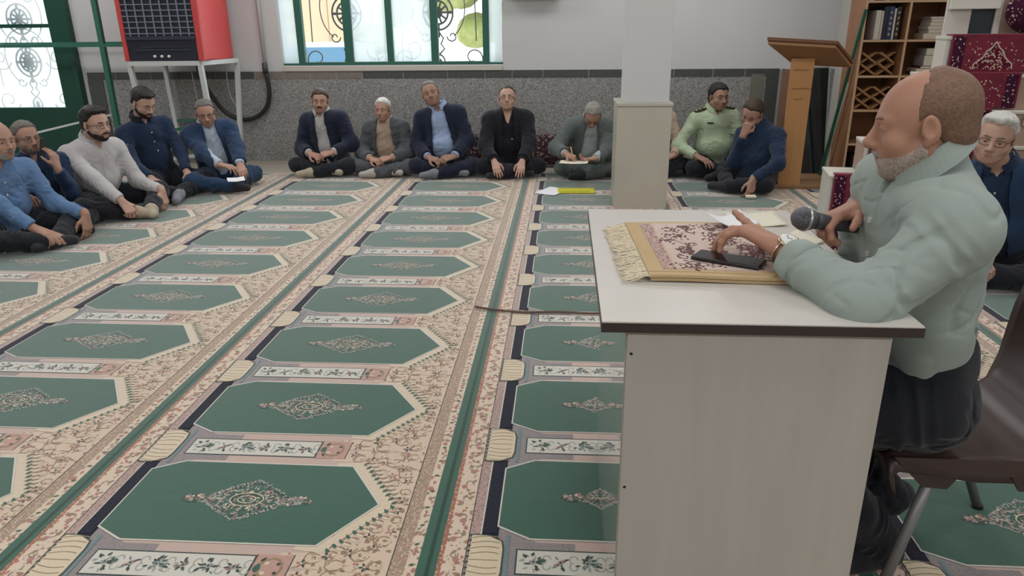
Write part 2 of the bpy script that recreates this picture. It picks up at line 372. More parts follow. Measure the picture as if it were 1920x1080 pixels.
def rect(m, lv, u0, u1, v0, v1): pg(m, lv, [(u0, v0), (u1, v0), (u1, v1), (u0, v1)])
def band(m, lv, pts, w):
    for (a, b), (c, d_) in zip(pts[:-1], pts[1:]):
        dx, dy = c - a, d_ - b; L = math.hypot(dx, dy) or 1; nx, ny = -dy / L * w / 2, dx / L * w / 2
        pg(m, lv, [(a + nx, b + ny), (a - nx, b - ny), (c - nx, d_ - ny), (c + nx, d_ + ny)])
def leaf(m, lv, u, v, L, W, a):
    c, s_ = math.cos(a), math.sin(a)
    pg(m, lv, [(u + c * x - s_ * y, v + s_ * x + c * y) for x, y in ((-L, 0), (-L * .3, -W), (L * .4, -W * .8), (L, 0), (L * .4, W * .8), (-L * .3, W))])
def blob(m, lv, u, v, ru, rv, n=9): pg(m, lv, [(u + ru * math.cos(2 * PI * k / n), v + rv * math.sin(2 * PI * k / n)) for k in range(n)])
H = PV / 2
rect('cream', 0, 0, 1.24, -H, H)
rect('green', 1, 0, .024, -H, H); rect('seam', 2, 0, .006, -H, H); rect('red', 1, .024, .038, -H, H); rect('border', 1, .038, .100, -H, H)
rect('dark', 2, .1, .103, -H, H); rect('speck', 1, .103, .138, -H, H); rect('white', 2, .134, .139, -H, H); rect('navy', 1, .139, .20, -H, H)
rect('brown', 1, 1.13, 1.175, -H, H); rect('dark', 2, 1.128, 1.131, -H, H); rect('border', 1, 1.175, 1.208, -H, H); rect('green', 1, 1.208, 1.24, -H, H); rect('seam', 2, 1.234, 1.24, -H, H)
rs = random.Random(11)
# pink ground between the niches with the mottled corner by the shell
rect('pink', 2, .2, .88, -H, H); 
pg('grey', 3, [(.19, -.15), (.31, -.085), (.31, .085), (.19, .15)]); rect('grey', 3.4, .30, .42, -.085, -.055); rect('grey', 3.4, .30, .42, .055, .085)
# chevron frame towards the pointed end; the tile is cut at the niche centre so both halves are built
for sg in (-1, 1):
    c0 = sg * H       # niche centre line
    f = lambda u, dv: (u, c0 - sg * dv)
    pg('cream', 3, [f(.80, .30), f(.80, .24), f(.90, .235), f(1.128, 0), f(1.128, .31)])
    pg('chev', 4, [f(.83, .225), f(.83, .195), f(.895, .195), f(1.03, 0), f(1.085, 0), f(.915, .236)])
    pg('dark', 4, [f(1.085, 0), f(1.1, 0), f(.92, .25), f(.915, .236)]) if False else None
    for k in range(11):
        t_ = (k + .4) / 11; u = 1.085 + (.925 - 1.085) * t_; dv = .004 + .236 * t_
        uu, vv = f(u + .010, dv + .006)
        leaf('green', 5, *f(u + .0, dv), .016, .006, sg * (-.9)); leaf('chev', 6, *f(u + .018, dv + .012), .017, .0065, sg * (-.35) + (0 if sg > 0 else 0)); leaf('tan', 5, *f(u + .021, dv + .003), .014, .004, sg * (-.35))
    # niche field with its pale outline
    out = [(.183, 0), (.183, .158), (.283, .213), (.893, .21), (1.036, 0)]
    inn = [(.188, 0), (.188, .153), (.286, .207), (.889, .204), (1.028, 0)]
    pg('white', 7, [f(*p) for p in out]); pg('green', 8, [f(*p) for p in inn])
    rect('navy', 6, .139, .183, *sorted((c0, c0 - sg * .19)))
    # medallion half
    cu = .593
    def env(x):
        x = abs(x)
        return max(.100 * max(0, 1 - x / .14) ** .72, .021 * (1 if x < .19 else max(0, (.222 - x) / .03)))
    for k in range(270):
        x = rs.uniform(-.215, .215); e = env(x); y = rs.uniform(0, e)
        mm = rs.choice(['ash', 'dark', 'ash', 'grey', 'ash', 'shell', 'dark', 'ash', 'rose']) 
        uu, vv = f(cu + x, y); leaf(mm, rs.choice([9, 10, 11]), uu, vv, rs.uniform(.005, .011), rs.uniform(.0022, .0045), rs.uniform(0, PI))
    for rad, mm in ((.055, 'shell'), (.047, 'dark'), (.03, 'shell')):
        band(mm, 12, [f(cu + rad * math.cos(a), rad * .62 * math.sin(a)) for a in np.linspace(0, PI, 13)], .004)
    for x in np.linspace(-.12, .12, 25):
        leaf('ash', 11, *f(cu + x, env(x) + rs.uniform(-.004, .008)), .010, .0032, PI / 2 + rs.uniform(-.9, .9)); leaf('dark', 12, *f(cu + x, env(x) - .007), .006, .002, rs.uniform(0, 3))
# strip of palmettes
rect('dark', 4, .247, .735, -.054, .054); rect('white', 5, .252, .730, -.048, .048)
for i, cu in enumerate((.30, .378, .455, .535, .61, .685)):
    big = i % 2 == 0
    for k in range(22 if big else 12):
        a = rs.uniform(0, 6.3); R_ = rs.uniform(0, .034 if big else .024)
        leaf(rs.choice(['dark', 'dark', 'ash', 'dark', 'teal', 'green']), rs.choice([6, 7, 8]), cu + R_ * math.cos(a), max(-.042, min(.042, R_ * 1.15 * math.sin(a))), rs.uniform(.007, .013), rs.uniform(.003, .0055), a + rs.uniform(-.5, .5))
    blob('ash', 9, cu, 0, .008, .011); blob('dark', 10, cu, 0, .0035, .005)
    if not big: band('rose', 9, [(cu - .02, -.012), (cu - .006, -.004), (cu + .012, .012)], .005)
    for sg in (-1, 1):
        band('ash', 6, [(cu + .038 + .012 * math.cos(t), sg * (.014 + .016 * math.sin(t))) for t in np.linspace(0, 4.6, 7)], .004)
rect('terra', 5, .735, .845, -.056, .056); rect('dark', 6, .733, .737, -.056, .056); rect('dark', 6, .843, .846, -.056, .056)
blob('tan', 6, .79, .0, .038, .045, 12); blob('terra', 7, .79, 0, .03, .036, 12)
for sg in (-1, 1): blob('dark', 8, .81, sg * .018, .006, .006); blob('shell', 8, .775, sg * .02, .008, .007); leaf('dark', 8, .76, sg * .035, .012, .005, sg)
leaf('green', 7, .752, 0, .02, .011, PI / 2)
# shell with ribs
rect('teal', 7, .214, .226, -.112, .112)
pg('dark', 7, [(.108, -.112), (.16, -.112), (.206, -.085), (.212, -.05), (.212, .05), (.206, .085), (.16, .112), (.108, .112)])
pg('shell', 8, [(.110, -.107), (.158, -.107), (.201, -.082), (.207, -.048), (.207, .048), (.201, .082), (.158, .107), (.110, .107)])
for j in range(-4, 5):
    v0 = j * .0235; band('tan', 9, [(.112 + .085 * q, v0 * (1 - .0 * q) + .010 * math.copysign(1, v0 if j else 1) * math.sin(q * 2.6) * (0 if j == 0 else 1)) for q in np.linspace(0, 1, 6)], .0035)
for j in range(10): blob('dark', 10, .108, -.105 + j * .0235, .005, .005, 6)
# scrolls on the cream spandrel
def scroll(u, v, r, a0, a1, m, w, lv=4):
    band(m, lv, [(u + r * (1 - .35 * k / 9) * math.cos(a0 + (a1 - a0) * k / 9), v + r * (1 - .35 * k / 9) * math.sin(a0 + (a1 - a0) * k / 9)) for k in range(10)], w)
for sg in (-1, 1):
    for u, v, r in ((.90, .05, .028), (.97, .025, .03), (1.035, .07, .032), (1.09, .03, .024), (1.085, .135, .03), (1.055, .19, .024), (1.105, .235, .02), (1.0, .13, .018)):
        scroll(u, sg * v, r, rs.uniform(0, 6), rs.uniform(8, 10), 'tan', .0045); scroll(u + .01, sg * v, r * .62, 3, 7.5, 'chev', .005, 5)
    for u, v in ((.875, .025), (.94, .06), (1.0, .075), (1.06, .02), (1.07, .1), (1.1, .18), (1.04, .15), (1.1, .28)):
        for k in range(5):
            a = 2 * PI * k / 5 + u * 9; leaf(rs.choice(['rose', 'tan', 'rose', 'dark']), 6, u + .011 * math.cos(a), sg * v + .011 * math.sin(a), .009, .0035, a)
        blob('shell', 7, u, sg * v, .004, .004, 6)
    for k in range(10):
        leaf('tan', 5, rs.uniform(.9, 1.11), sg * rs.uniform(.0, .2), .012, .003, rs.uniform(0, 3))
for k in range(7):     # flowers of the two borders
    v = -H + (k + .5) * PV / 7
    blob('rose', 3, .055 + .02 * (k % 2), v, .010, .012, 7); leaf('tan', 3, .085 - .02 * (k % 2), v + .03, .014, .005, 1 + k); scroll(.07, v + .02, .014, k, k + 4, 'tan', .003)
    leaf('rose', 3, 1.191, v, .010, .006, 1.57); leaf('green', 3, 1.191, v + .04, .009, .005, .5)
Y_TOP = 7.72; n0 = -4; n1 = int((Y_TOP - 2.24) / PV)
tv = []; tf = []; tm = []; lv_n = {}
for mi, lv, pts in T:
    b = len(tv); lv_n[lv] = lv_n.get(lv, 0) + 1; tv += [(u, v, (lv + (lv_n[lv] % 60) * .012) * .00035) for u, v in pts]; idx = list(range(b, b + len(pts)))
    ar = sum(pts[i][0] * pts[(i + 1) % len(pts)][1] - pts[(i + 1) % len(pts)][0] * pts[i][1] for i in range(len(pts)))
    if ar < 0: idx.reverse()
    tf.append(idx); tm.append(mi)
cm = bpy.data.meshes.new('prayer_carpet'); V = []; Fc = []; MI = []
for r_ in range(n0, n1 + 1):
    b = len(V); V += [(x, y + r_ * PV, z) for x, y, z in tv]; Fc += [[i + b for i in f_] for f_ in tf]; MI += tm
ylo, yhi = (n0 - .5) * PV, (n1 + .5) * PV + .03
b = len(V); V += [(0.002, ylo, -.012), (1.238, ylo, -.012), (1.238, yhi, -.012), (.002, yhi, -.012), (.002, ylo, -.0002), (1.238, ylo, -.0002), (1.238, yhi, -.0002), (.002, yhi, -.0002)]
Fc += [[b + i for i in q] for q in ((0,1,5,4),(1,2,6,5),(2,3,7,6),(3,0,4,7),(4,5,6,7))]; MI += [CI['cream']] * 5
cm.from_pydata(V, [], Fc); cm.polygons.foreach_set('material_index', MI)
for k in CK: cm.materials.append(CM[k])
dy = {-3: 0, -2: .0, -1: -.01, 0: 0, 1: .07, 2: .03, 3: .02, 4: .0}
for k in range(-3, 4):
    o = bpy.data.objects.new('prayer_carpet', cm); COL.objects.link(o); o.location = (-.37 + 1.24 * (k - 1), 2.24 + dy[k], 0)
    tag(o, 'green prayer carpet strip ' + {-3: 'at the far left edge, under the blue shirted man', -2: 'second from the left, passing the hands of the left-hand men', -1: 'ending at the moustached man in the dark suit',
        0: 'just left of the desk, ending at the light blue shirted man', 1: 'running under the white desk and the pillar', 2: 'ending at the officer in the pale green shirt', 3: 'at the far right, under the wooden lectern and the pulpit'}[k], 'carpet', 'prayer carpet strips side by side')
# ================================================================ desk
def wood(name, c1, c2, rough=.5, axis=(8, 8, .8), sc=3, bump=0):
    m = mat(name, c1, rough, spec=.4, bump=(bump, .1) if bump else None)
    return mix_ramp(m, ('noise', sc), [(.25, c1), (.5, tuple((a + b) / 2 for a, b in zip(c1, c2))), (.75, c2)], axis)
M_lam = wood('pale_laminate', (.45, .415, .375), (.40, .365, .33), .4, (7, 7, .5), 3)
M_lamtop = wood('pale_laminate_top', (.555, .53, .50), (.52, .495, .46), .32, (1, 5, 5), 2)
M_gloss = mat('glossy_side_laminate', (.42, .40, .37), .04, spec=.9, coat=.6)
M_edge = mat('dark_brown_edge', (.035, .022, .020), .4)
M_black = mat('black_plastic', (.012, .012, .014), .4)
DZ = .88
desk = empty('desk', (.40, 1.87, 0), 0, 'white laminate desk with dark brown edging in front of the speaker', 'desk')
D = lambda x, y, z: (x - .40, y - 1.87, z)
MB().box(D(.083, 1.384, DZ - .004), D(.722, 2.352, DZ)).build('desk_top', M_lamtop, desk, bevel=.001)
MB().box(D(.082, 1.383, DZ - .024), D(.723, 2.353, DZ - .0041)).build('edge_band', M_edge, desk)
MB().box(D(.139, 1.402, 0), D(.672, 1.42, DZ - .0245)).build('front_panel', M_lam, desk)
MB().box(D(.136, 1.4205, .0), D(.154, 2.33, DZ - .0245)).build('side_panel', M_gloss, desk)
MB().box(D(.158, 2.312, 0), D(.672, 2.33, DZ - .0245)).build('back_panel', M_lam, desk)
for z in (.80, .47, .15): MB().lathe([(0, -.002), (.0035, -.002), (.0035, .0), (0, .001)], 12, M=Matrix.Translation(D(.1475 + 0, 1.4015, z)) @ Matrix.Rotation(PI / 2, 4, 'X')).build('screw', M_black, desk)

# ================================================================ small rug, papers, telephone on the desk
def cloth_grid(nx, ny, fn, th=.006):
    vs = [fn(i / nx, j / ny) for j in range(ny + 1) for i in range(nx + 1)]; n = len(vs)
    vs += [(x, y, z - th) for x, y, z in vs]; fs = []
    g = lambda i, j: j * (nx + 1) + i
    for j in range(ny):
        for i in range(nx):
            fs.append((g(i, j), g(i + 1, j), g(i + 1, j + 1), g(i, j + 1))); fs.append((n + g(i, j + 1), n + g(i + 1, j + 1), n + g(i + 1, j), n + g(i, j)))
    for i in range(nx): fs.append((g(i, 0), n + g(i, 0), n + g(i + 1, 0), g(i + 1, 0))); fs.append((g(i + 1, ny), n + g(i + 1, ny), n + g(i, ny), g(i, ny)))
    for j in range(ny): fs.append((g(0, j + 1), n + g(0, j + 1), n + g(0, j), g(0, j))); fs.append((g(nx, j), n + g(nx, j), n + g(nx, j + 1), g(nx, j + 1)))
    return vs, fs
M_rug = mat('rug_rose_beige', (.56, .42, .36), .95, sheen=.3, bump=(300, .3))
mix_ramp(M_rug, ('noise', 50), [(.35, (.60, .47, .40)), (.65, (.50, .36, .31))])
M_rugedge = mat('rug_golden_edge', (.50, .36, .20), .9, bump=(200, .3)); M_rugdark = mat('rug_motif_maroon', (.13, .055, .06), .95)
M_rugborder = mat('rug_border_beige', (.58, .42, .32), .95); M_rugband = mix_ramp(mat('rug_speckled_band', (.4, .25, .24), .95), ('noise', 180), [(.42, (.18, .09, .1)), (.5, (.5, .36, .32))])
M_fringe = mat('cream_fringe', (.66, .58, .44), .95)
rug = empty('folded_prayer_rug', (.37, 1.87, DZ), 0, 'small folded rose beige rug with cream fringe lying on the desk', 'rug')
# corners in desk coordinates
RA = Vector((.205, 1.63, 0)); RB = Vector((.585, 1.615, 0)); RC = Vector((.575, 2.12, 0)); RD = Vector((.185, 2.12, 0))
def RP(u, v, z=0):
    p = RA.lerp(RB, u).lerp(RD.lerp(RC, u), v); return (p.x - .37, p.y - 1.87, z + .0012 * math.sin(u * 7 + v * 5) + .001 * math.sin(v * 17))
def rug_layer(z, s=0.): return cloth_grid(24, 24, lambda u, v: RP(s + u * (1 - 2 * s), s * .5 + v * (1 - s), z), .007)
MB().add(*rug_layer(.0095, .012)).build('under_fold', M_rugedge, rug, smooth=False)
rg = MB().add(*rug_layer(.019)); rgo = rg.build('rug_face', [M_rugedge], rug)
def patch(pts, z=.0197): return [RP(u, v, z) for u, v in pts]
mo = MB()
def q4(u0, u1, v0, v1, mi, z, n=14):
    for a in range(n):
        for b in range(n):
            ua, ub = u0 + (u1 - u0) * a / n, u0 + (u1 - u0) * (a + 1) / n; va, vb = v0 + (v1 - v0) * b / n, v0 + (v1 - v0) * (b + 1) / n
            mo.add(patch([(ua, va), (ub, va), (ub, vb), (ua, vb)], z), [(0, 1, 2, 3)], mi)
q4(.0, 1, .045, 1, 0, .0196); q4(.10, .97, .075, .97, 1, .0199); q4(.10, .18, .08, .96, 2, .0202); q4(.19, .95, .09, .95, 3, .0204)
r5 = random.Random(21)
def rband(pts, w, z=.0209, mi=4):
    for (a, b), (c, d_) in zip(pts[:-1], pts[1:]):
        dx, dy_ = c - a, d_ - b; L = math.hypot(dx, dy_) or 1; nx, ny = -dy_ / L * w / 2, dx / L * w / 2
        mo.add(patch([(a + nx, b + ny), (a - nx, b - ny), (c - nx, d_ - ny), (c + nx, d_ + ny)], z), [(0, 1, 2, 3)], mi)
for k in range(90):
    u, v = r5.uniform(.22, .92), r5.uniform(.12, .92); a = r5.uniform(0, 6.3); R_ = r5.uniform(.02, .05); sg = r5.choice([-1, 1])
    rband([(u + R_ * (1 - q / 12) * math.cos(a + sg * q * .42), v + R_ * (1 - q / 12) * math.sin(a + sg * q * .42)) for q in range(10)], .0105)
    for j in range(5):
        b_ = a + r5.uniform(-1, 1); L = r5.uniform(.012, .03); uu, vv = u + r5.uniform(-.05, .05), v + r5.uniform(-.05, .05)
        rband([(uu, vv), (uu + L * math.cos(b_), vv + L * math.sin(b_))], .013)
for k in range(6):
    u, v = .22 + .12 * k, r5.uniform(.15, .85); rband([(u + .02 * q, v + .035 * math.sin(q * .7 + k)) for q in range(9)], .006)
mo.build('woven_pattern', [M_rugedge, M_rugborder, M_rugband, M_rug, M_rugdark], rug)
fr = MB()
for k in range(240):
    v = k / 239; p = Vector(RP(0, v, .016)); L = r5.uniform(.045, .07); pts = [p + Vector((.004, 0, 0))]
    dx = r5.uniform(-.3, .3)
    for q in range(1, 6): pts.append(p + Vector((-L * q / 5, dx * L * q / 5 + .003 * math.sin(q * 1.7 + k) - .012 * math.sin(v * 9) * q / 5, max(-.013, -.0035 * q) + r5.uniform(0, .0035))))
    fr.tube(pts, .0013, 5)
for k in range(30):
    p = Vector(RP(1, .0 + k * .004, .008)); L = r5.uniform(.015, .035); a = r5.uniform(-1.4, .3)
    fr.tube([p, p + Vector((L * .5 * math.cos(a), L * .5 * math.sin(a), .006)), p + Vector((L * math.cos(a), L * math.sin(a), -.005))], .0015, 5)
fr.build('fringe', M_fringe, rug, smooth=True)['kind'] = 'stuff'
ph = empty('mobile_phone', (.408, 1.735, DZ + .0215), -.52, 'black mobile phone lying on the rug beneath the gesturing hand', 'phone')
MB().box((-.084, -.036, 0), (.084, .036, .0085)).build('body', M_black, ph, bevel=.003, seg=3, smooth=True)
MB().box((-.080, -.0325, .0086), (.080, .0325, .0089)).build('screen', mat('phone_screen', (.01, .01, .014), .06, coat=.6), ph)
MB().box((.06, -.018, .0089), (.077, .018, .0091)).build('camera_bump', M_edge, ph)
M_paper = mat('white_paper', (.74, .74, .76), .7); M_cream = mat('cream_paper', (.68, .64, .53), .8)
def bentpaper(cx, cy, z0, w_, h_, rz, lift=.03, curl=0.3):
    def fn(u, v):
        x, y = (u - .5) * w_, (v - .5) * h_; z = lift * abs(u - .5) ** 1.5 + curl * .04 * (v ** 2)
        return (cx + x * math.cos(rz) - y * math.sin(rz), cy + x * math.sin(rz) + y * math.cos(rz), z0 + z)
    return cloth_grid(8, 8, fn, .0006)
tag(MB().add(*bentpaper(.49, 2.08, DZ + .023, .11, .11, .35, .05, .3)).build('sheet_of_paper', M_paper, smooth=True), 'white sheet of notes on the rug just behind the pointing hand', 'paper')
tag(MB().add(*bentpaper(.585, 2.20, DZ + .0015, .16, .12, .1, .02, .3)).build('booklet', M_cream, smooth=True), 'open cream booklet lying flat on the desk behind the rug', 'booklet')
tag(MB().add(*bentpaper(.655, 1.99, DZ + .0015, .10, .10, .6, .02, .2)).build('paper_slip', M_cream, smooth=True), 'small cream slip on the desk under the microphone hand', 'paper')

# ================================================================ brown chair
M_chair = mat('brown_chair_plastic', (.040, .022, .020), .38, noise=(6, (.05, .03, .027), .3)); M_leg = mat('grey_chair_tube', (.20, .20, .205), .4, metal=.3)
chair = empty('plastic_chair', (1.02, 1.80, 0), 0, 'dark brown moulded plastic chair with grey metal legs beneath the speaker', 'chair')
def chair_seat():
    vs = []; nu, nv = 22, 20
    # profile running from the front lip back and up the backrest (x to the right = rearwards)
    prof = [(-.20, -.055), (-.215, -.01), (-.19, .012), (-.10, .002), (.0, -.012), (.10, -.012), (.18, .005), (.235, .05), (.27, .12), (.30, .22), (.325, .32), (.345, .40), (.36, .435)]
    P = []
    for i in range(len(prof) - 1):
        for q in range(3): a = q / 3; P.append((prof[i][0] * (1 - a) + prof[i + 1][0] * a, prof[i][1] * (1 - a) + prof[i + 1][1] * a))
    P.append(prof[-1]); fs = []; top = []
    for i, (x, z) in enumerate(P):
        back = max(0, min(1, (z - .04) / .2)) if x > .15 else 0
        for j in range(nv + 1):
            s_ = -1 + 2 * j / nv; wdt = .222 - .012 * back - (.03 * max(0, (z - .38) / .06) if back else 0)
            y = s_ * wdt; dz = -.045 * max(0, abs(s_) - .86) / .14 * (1 - back) - .010 * (1 - s_ * s_) * (1 - back); dx = -.05 * s_ * s_ * back
            top.append((x + dx, y, .45 + z + dz))
    n = len(top); m = nv + 1
    bot = [(x, y, z - .006) if True else 0 for x, y, z in top]
    for i in range(len(P) - 1):
        for j in range(nv):
            a = i * m + j
            if 26 <= i <= 28 and 5 <= j <= 14: continue          # hand slot in the backrest
            fs.append((a, a + m, a + m + 1, a + 1))
    return top, fs
tv_, tf_ = chair_seat(); me = bpy.data.meshes.new('seat_shell'); me.from_pydata(tv_, [], tf_)
so = link('seat_shell', me, M_chair, chair, smooth=True); md = so.modifiers.new('thick', 'SOLIDIFY'); md.thickness = .012; md.offset = -1
for sy in (-1, 1):
    MB().add([(-.205, sy * .215, .452), (.20, sy * .215, .452), (.17, sy * .222, .375), (.10, sy * .222, .37), (.075, sy * .222, .41), (-.045, sy * .222, .41), (-.07, sy * .222, .37), (-.13, sy * .222, .375),
            (-.205, sy * .203, .452), (.20, sy * .203, .452), (.17, sy * .210, .375), (.10, sy * .210, .37), (.075, sy * .210, .41), (-.045, sy * .210, .41), (-.07, sy * .210, .37), (-.13, sy * .210, .375)],
           [(0, 7, 6, 5), (0, 5, 4, 1), (1, 4, 3, 2), (8, 13, 14, 15), (8, 9, 12, 13), (9, 10, 11, 12)] + [(i, (i + 1) % 8, 8 + (i + 1) % 8, 8 + i) for i in range(8)]).build('skirt', M_chair, chair)
for sx, sy in ((-1, -1), (-1, 1), (1, -1), (1, 1)):
    a = Vector((-.10 if sx < 0 else .12, sy * .205, .42)); b = Vector((-.19 if sx < 0 else .30, sy * .225, .012))
    l = MB().tube([a, b], .014, 12).build('leg', M_leg, chair, smooth=True)
    MB().tube([b, b + Vector((.004 * sx, 0, -.013))], .0175, 12).build('rubber_foot', M_black, l)
MB().tube([(-.12, -.20, .40), (-.12, .20, .40)], .010, 8).build('cross_tube', M_leg, chair)
MB().tube([(.13, -.20, .40), (.13, .20, .40)], .010, 8).build('cross_tube', M_leg, chair)
M_worn = mat('worn_brown_plastic', (.12, .09, .085), .6)
for sy in (-1, 1):
    rb = MB()
    for k in range(4): rb.box((.262 + k * .004, sy * .225 - .004, .545 + k * .012), (.298, sy * .225 + .004, .550 + k * .012))
    rb.build('grip_ribs', M_worn, chair)

# ================================================================ wooden lectern
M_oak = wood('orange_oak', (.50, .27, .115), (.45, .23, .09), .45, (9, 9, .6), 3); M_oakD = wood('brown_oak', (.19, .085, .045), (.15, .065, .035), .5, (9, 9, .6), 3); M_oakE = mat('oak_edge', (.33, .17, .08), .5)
lec = empty('wooden_lectern', (2.2, 7.15, 0), 0, 'tall orange wooden lectern with a slanted double top beside the bookcase', 'lectern')
LQ = lambda x, y, z: (x - 2.2, y - 7.15, z)
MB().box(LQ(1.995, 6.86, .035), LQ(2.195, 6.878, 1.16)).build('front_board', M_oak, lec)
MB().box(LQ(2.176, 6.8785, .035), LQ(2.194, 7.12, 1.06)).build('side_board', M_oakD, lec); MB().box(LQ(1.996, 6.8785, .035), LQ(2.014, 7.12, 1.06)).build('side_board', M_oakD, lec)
MB().box(LQ(1.95, 6.82, 0), LQ(2.54, 7.42, .035)).build('base_board', wood('base_oak', (.3, .17, .09), (.25, .14, .07), .5), lec, bevel=.004)
def slab(off, grow, m, nm):
    A = Vector(LQ(1.722 + grow, 6.70 + grow, 1.284 + off)); B = Vector(LQ(2.318 - grow, 6.70 + grow, 1.247 + off)); C_ = Vector(LQ(2.575 - grow * 1.5, 6.985 - grow, 1.072 + off)); E_ = Vector(LQ(2.045, 6.985 - grow, 1.10 + off))
    t = Vector((0, .004, .028)); vs = [A, B, C_, E_, A + t, B + t, C_ + t, E_ + t]
    MB().add(vs, [(3,2,1,0),(4,5,6,7),(0,1,5,4),(1,2,6,5),(2,3,7,6),(3,0,4,7)]).build(nm, m, lec, bevel=.003)
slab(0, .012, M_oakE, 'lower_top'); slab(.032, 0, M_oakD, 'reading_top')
r6 = random.Random(3); M_ink = mat('faded_ink', (.13, .075, .04), .8)
for z, x0, x1 in ((1.06, 2.025, 2.14), (.90, 2.03, 2.175), (.81, 2.05, 2.12)):
    x = x0; wr = MB()
    while x < x1:
        L = r6.uniform(.008, .02); wr.bar(LQ(x, 6.858, z), LQ(x + L, 6.858, z + r6.uniform(-.004, .005)), .004, .0045, up=(0, 1, 0)); 
        if r6.random() < .6: wr.bar(LQ(x + L / 2, 6.858, z), LQ(x + L / 2, 6.858, z + r6.uniform(.006, .014)), .003, .004, up=(0, 1, 0))
        x += L + r6.uniform(.002, .008)
    wr.build('inscription_line', M_ink, lec)

# ================================================================ bookcase
M_shelf = wood('bookcase_wood', (.33, .165, .085), (.28, .13, .065), .5, (7, 7, .6), 3); M_shelfE = mat('bookcase_edge', (.48, .32, .19), .5)
bc = empty('bookcase', (3.0, 7.2, 0), 0, 'tall open wooden bookcase behind the speaker\'s head', 'bookcase')
Q = lambda x, y, z: (x - 3.0, y - 7.2, z)
SX0, SX1, SY0, SY1 = 2.615, 3.80, 7.0, 7.36
for x in (SX0, 2.99, 3.385, SX1 - .02): 
    p = MB().box(Q(x, SY0 + .004, .0), Q(x + .02, SY1, 2.3)).build('upright', M_shelf, bc); MB().box(Q(x, SY0, 0), Q(x + .02, SY0 + .0035, 2.3)).build('edge_strip', M_shelfE, p)
lev = [.09, .395, .70, 1.0, 1.305, 1.63, 1.95, 2.28]
for z in lev:
    for a, b in ((SX0 + .0205, 2.9895), (3.0105, 3.3845), (3.4055, SX1 - .0205)):
        p = MB().box(Q(a, SY0 + .004, z - .018), Q(b, SY1 - .012, z)).build('shelf', M_shelf, bc); MB().box(Q(a, SY0, z - .018), Q(b, SY0 + .0035, z)).build('edge_strip', M_shelfE, p)
MB().box(Q(SX0 + .0205, SY1 - .0115, 0), Q(SX1 - .0205, SY1, 2.28)).build('back_board', M_shelf, bc)
bcol = {'white': (.55, .53, .48), 'blue': (.02, .035, .10), 'navy': (.015, .02, .05), 'maroon': (.12, .02, .03), 'gold': (.4, .3, .12), 'grey': (.33, .32, .32), 'black': (.015, .015, .02), 'cream': (.55, .48, .38)}
BM = {k: mat('book_cover_' + k, v, .5) for k, v in bcol.items()}; M_pages = mat('book_pages', (.6, .56, .46), .8)
def book(x, z, th, h, dpt, c, label, group, lie=False, y0=None, orn=False):
    y0 = SY0 + .05 if y0 is None else y0
    e = empty('book', (x, y0, z), 0, label, 'book', group)
    if lie:
        MB().box((0, 0, 0), (h, dpt, th)).build('cover', BM[c], e, bevel=.0015); MB().box((.004, -.0015, .003), (h - .004, .0, th - .003)).build('pages', M_pages, e)
    else:
        MB().box((0, 0, 0), (th, dpt, h)).build('cover', BM[c], e, bevel=.0015); MB().box((.003, .004, h - .004), (th - .003, dpt - .004, h + .0008)).build('pages', M_pages, e)
        if orn:
            g_ = MB()
            for k in range(5): g_.add([(th / 2, -.0006, .03 + k * .045), (th * .75, -.0006, .045 + k * .045), (th / 2, -.0006, .06 + k * .045), (th * .25, -.0006, .045 + k * .045)], [(0, 1, 2, 3)])
            g_.build('spine_ornament', BM['gold'], e)
g1 = 'books standing on the second shelf from the top'
x = 2.735
for th, h, c, o_, lb in ((.045, .245, 'white', 0, 'wide white book spine at the left end of the standing books'), (.018, .24, 'cream', 0, 'thin cream book beside the wide white one'), (.035, .27, 'navy', 0, 'dark navy volume next to the thin cream book'), (.045, .275, 'blue', 1, 'tall blue volume with gilt diamonds on its spine'), (.016, .26, 'white', 0, 'narrow white spine between the blue and black volumes'), (.04, .27, 'black', 1, 'black volume with gilt diamonds at the right of the row')):
    book(x, 1.3055, th, h, .2, c, lb, g1, orn=o_); x += th + .003
g2 = 'stacked books and papers on the right shelves'
z = 1.3055
for k, (th, w_, c) in enumerate(((.05, .20, 'cream'), (.03, .16, 'white'), (.028, .17, 'cream'), (.03, .155, 'white'), (.026, .15, 'cream'), (.02, .16, 'grey'))):
    book(3.365 - w_ - (.0 if k else 0), z, th, w_, .2, c, ['thick cream book at the bottom of the stack by the white panel', 'white book second from the bottom of the stack', 'cream book third from the bottom of the stack', 'white book fourth from the bottom of the stack', 'cream book fifth in the stack', 'grey book on top of the stack by the white panel'][k], g2, lie=True); z += th + .001
z = 1.0005
for k, (th, w_, c) in enumerate(((.025, .2, 'grey'), (.03, .22, 'cream'), (.02, .19, 'maroon'), (.09, .17, 'grey'), (.06, .16, 'grey'))):
    book(3.375 - w_, z, th, w_, .2, c, ['grey book lowest in the stack on the shelf behind the bald head', 'cream book second in the stack behind the bald head', 'maroon book third in the stack behind the bald head', 'thick grey volume on the maroon book', 'grey volume topmost of the stack behind the bald head'][k], g2, lie=True); z += th + .001
x = 2.66
for k in range(6):
    th = (.04, .035, .05, .03, .05, .04)[k]; c = ('white', 'black', 'navy', 'white', 'black', 'navy')[k]
    book(x, 1.6305, th, .26, .2, c, '%s on the bookcase shelf at the photo\'s top edge' % ('white book at the left end', 'black book second from the left', 'navy book third from the left', 'thin white book fourth from the left', 'black book fifth from the left', 'navy book at the right end')[k], 'books on the top visible shelf'); x += th + .004
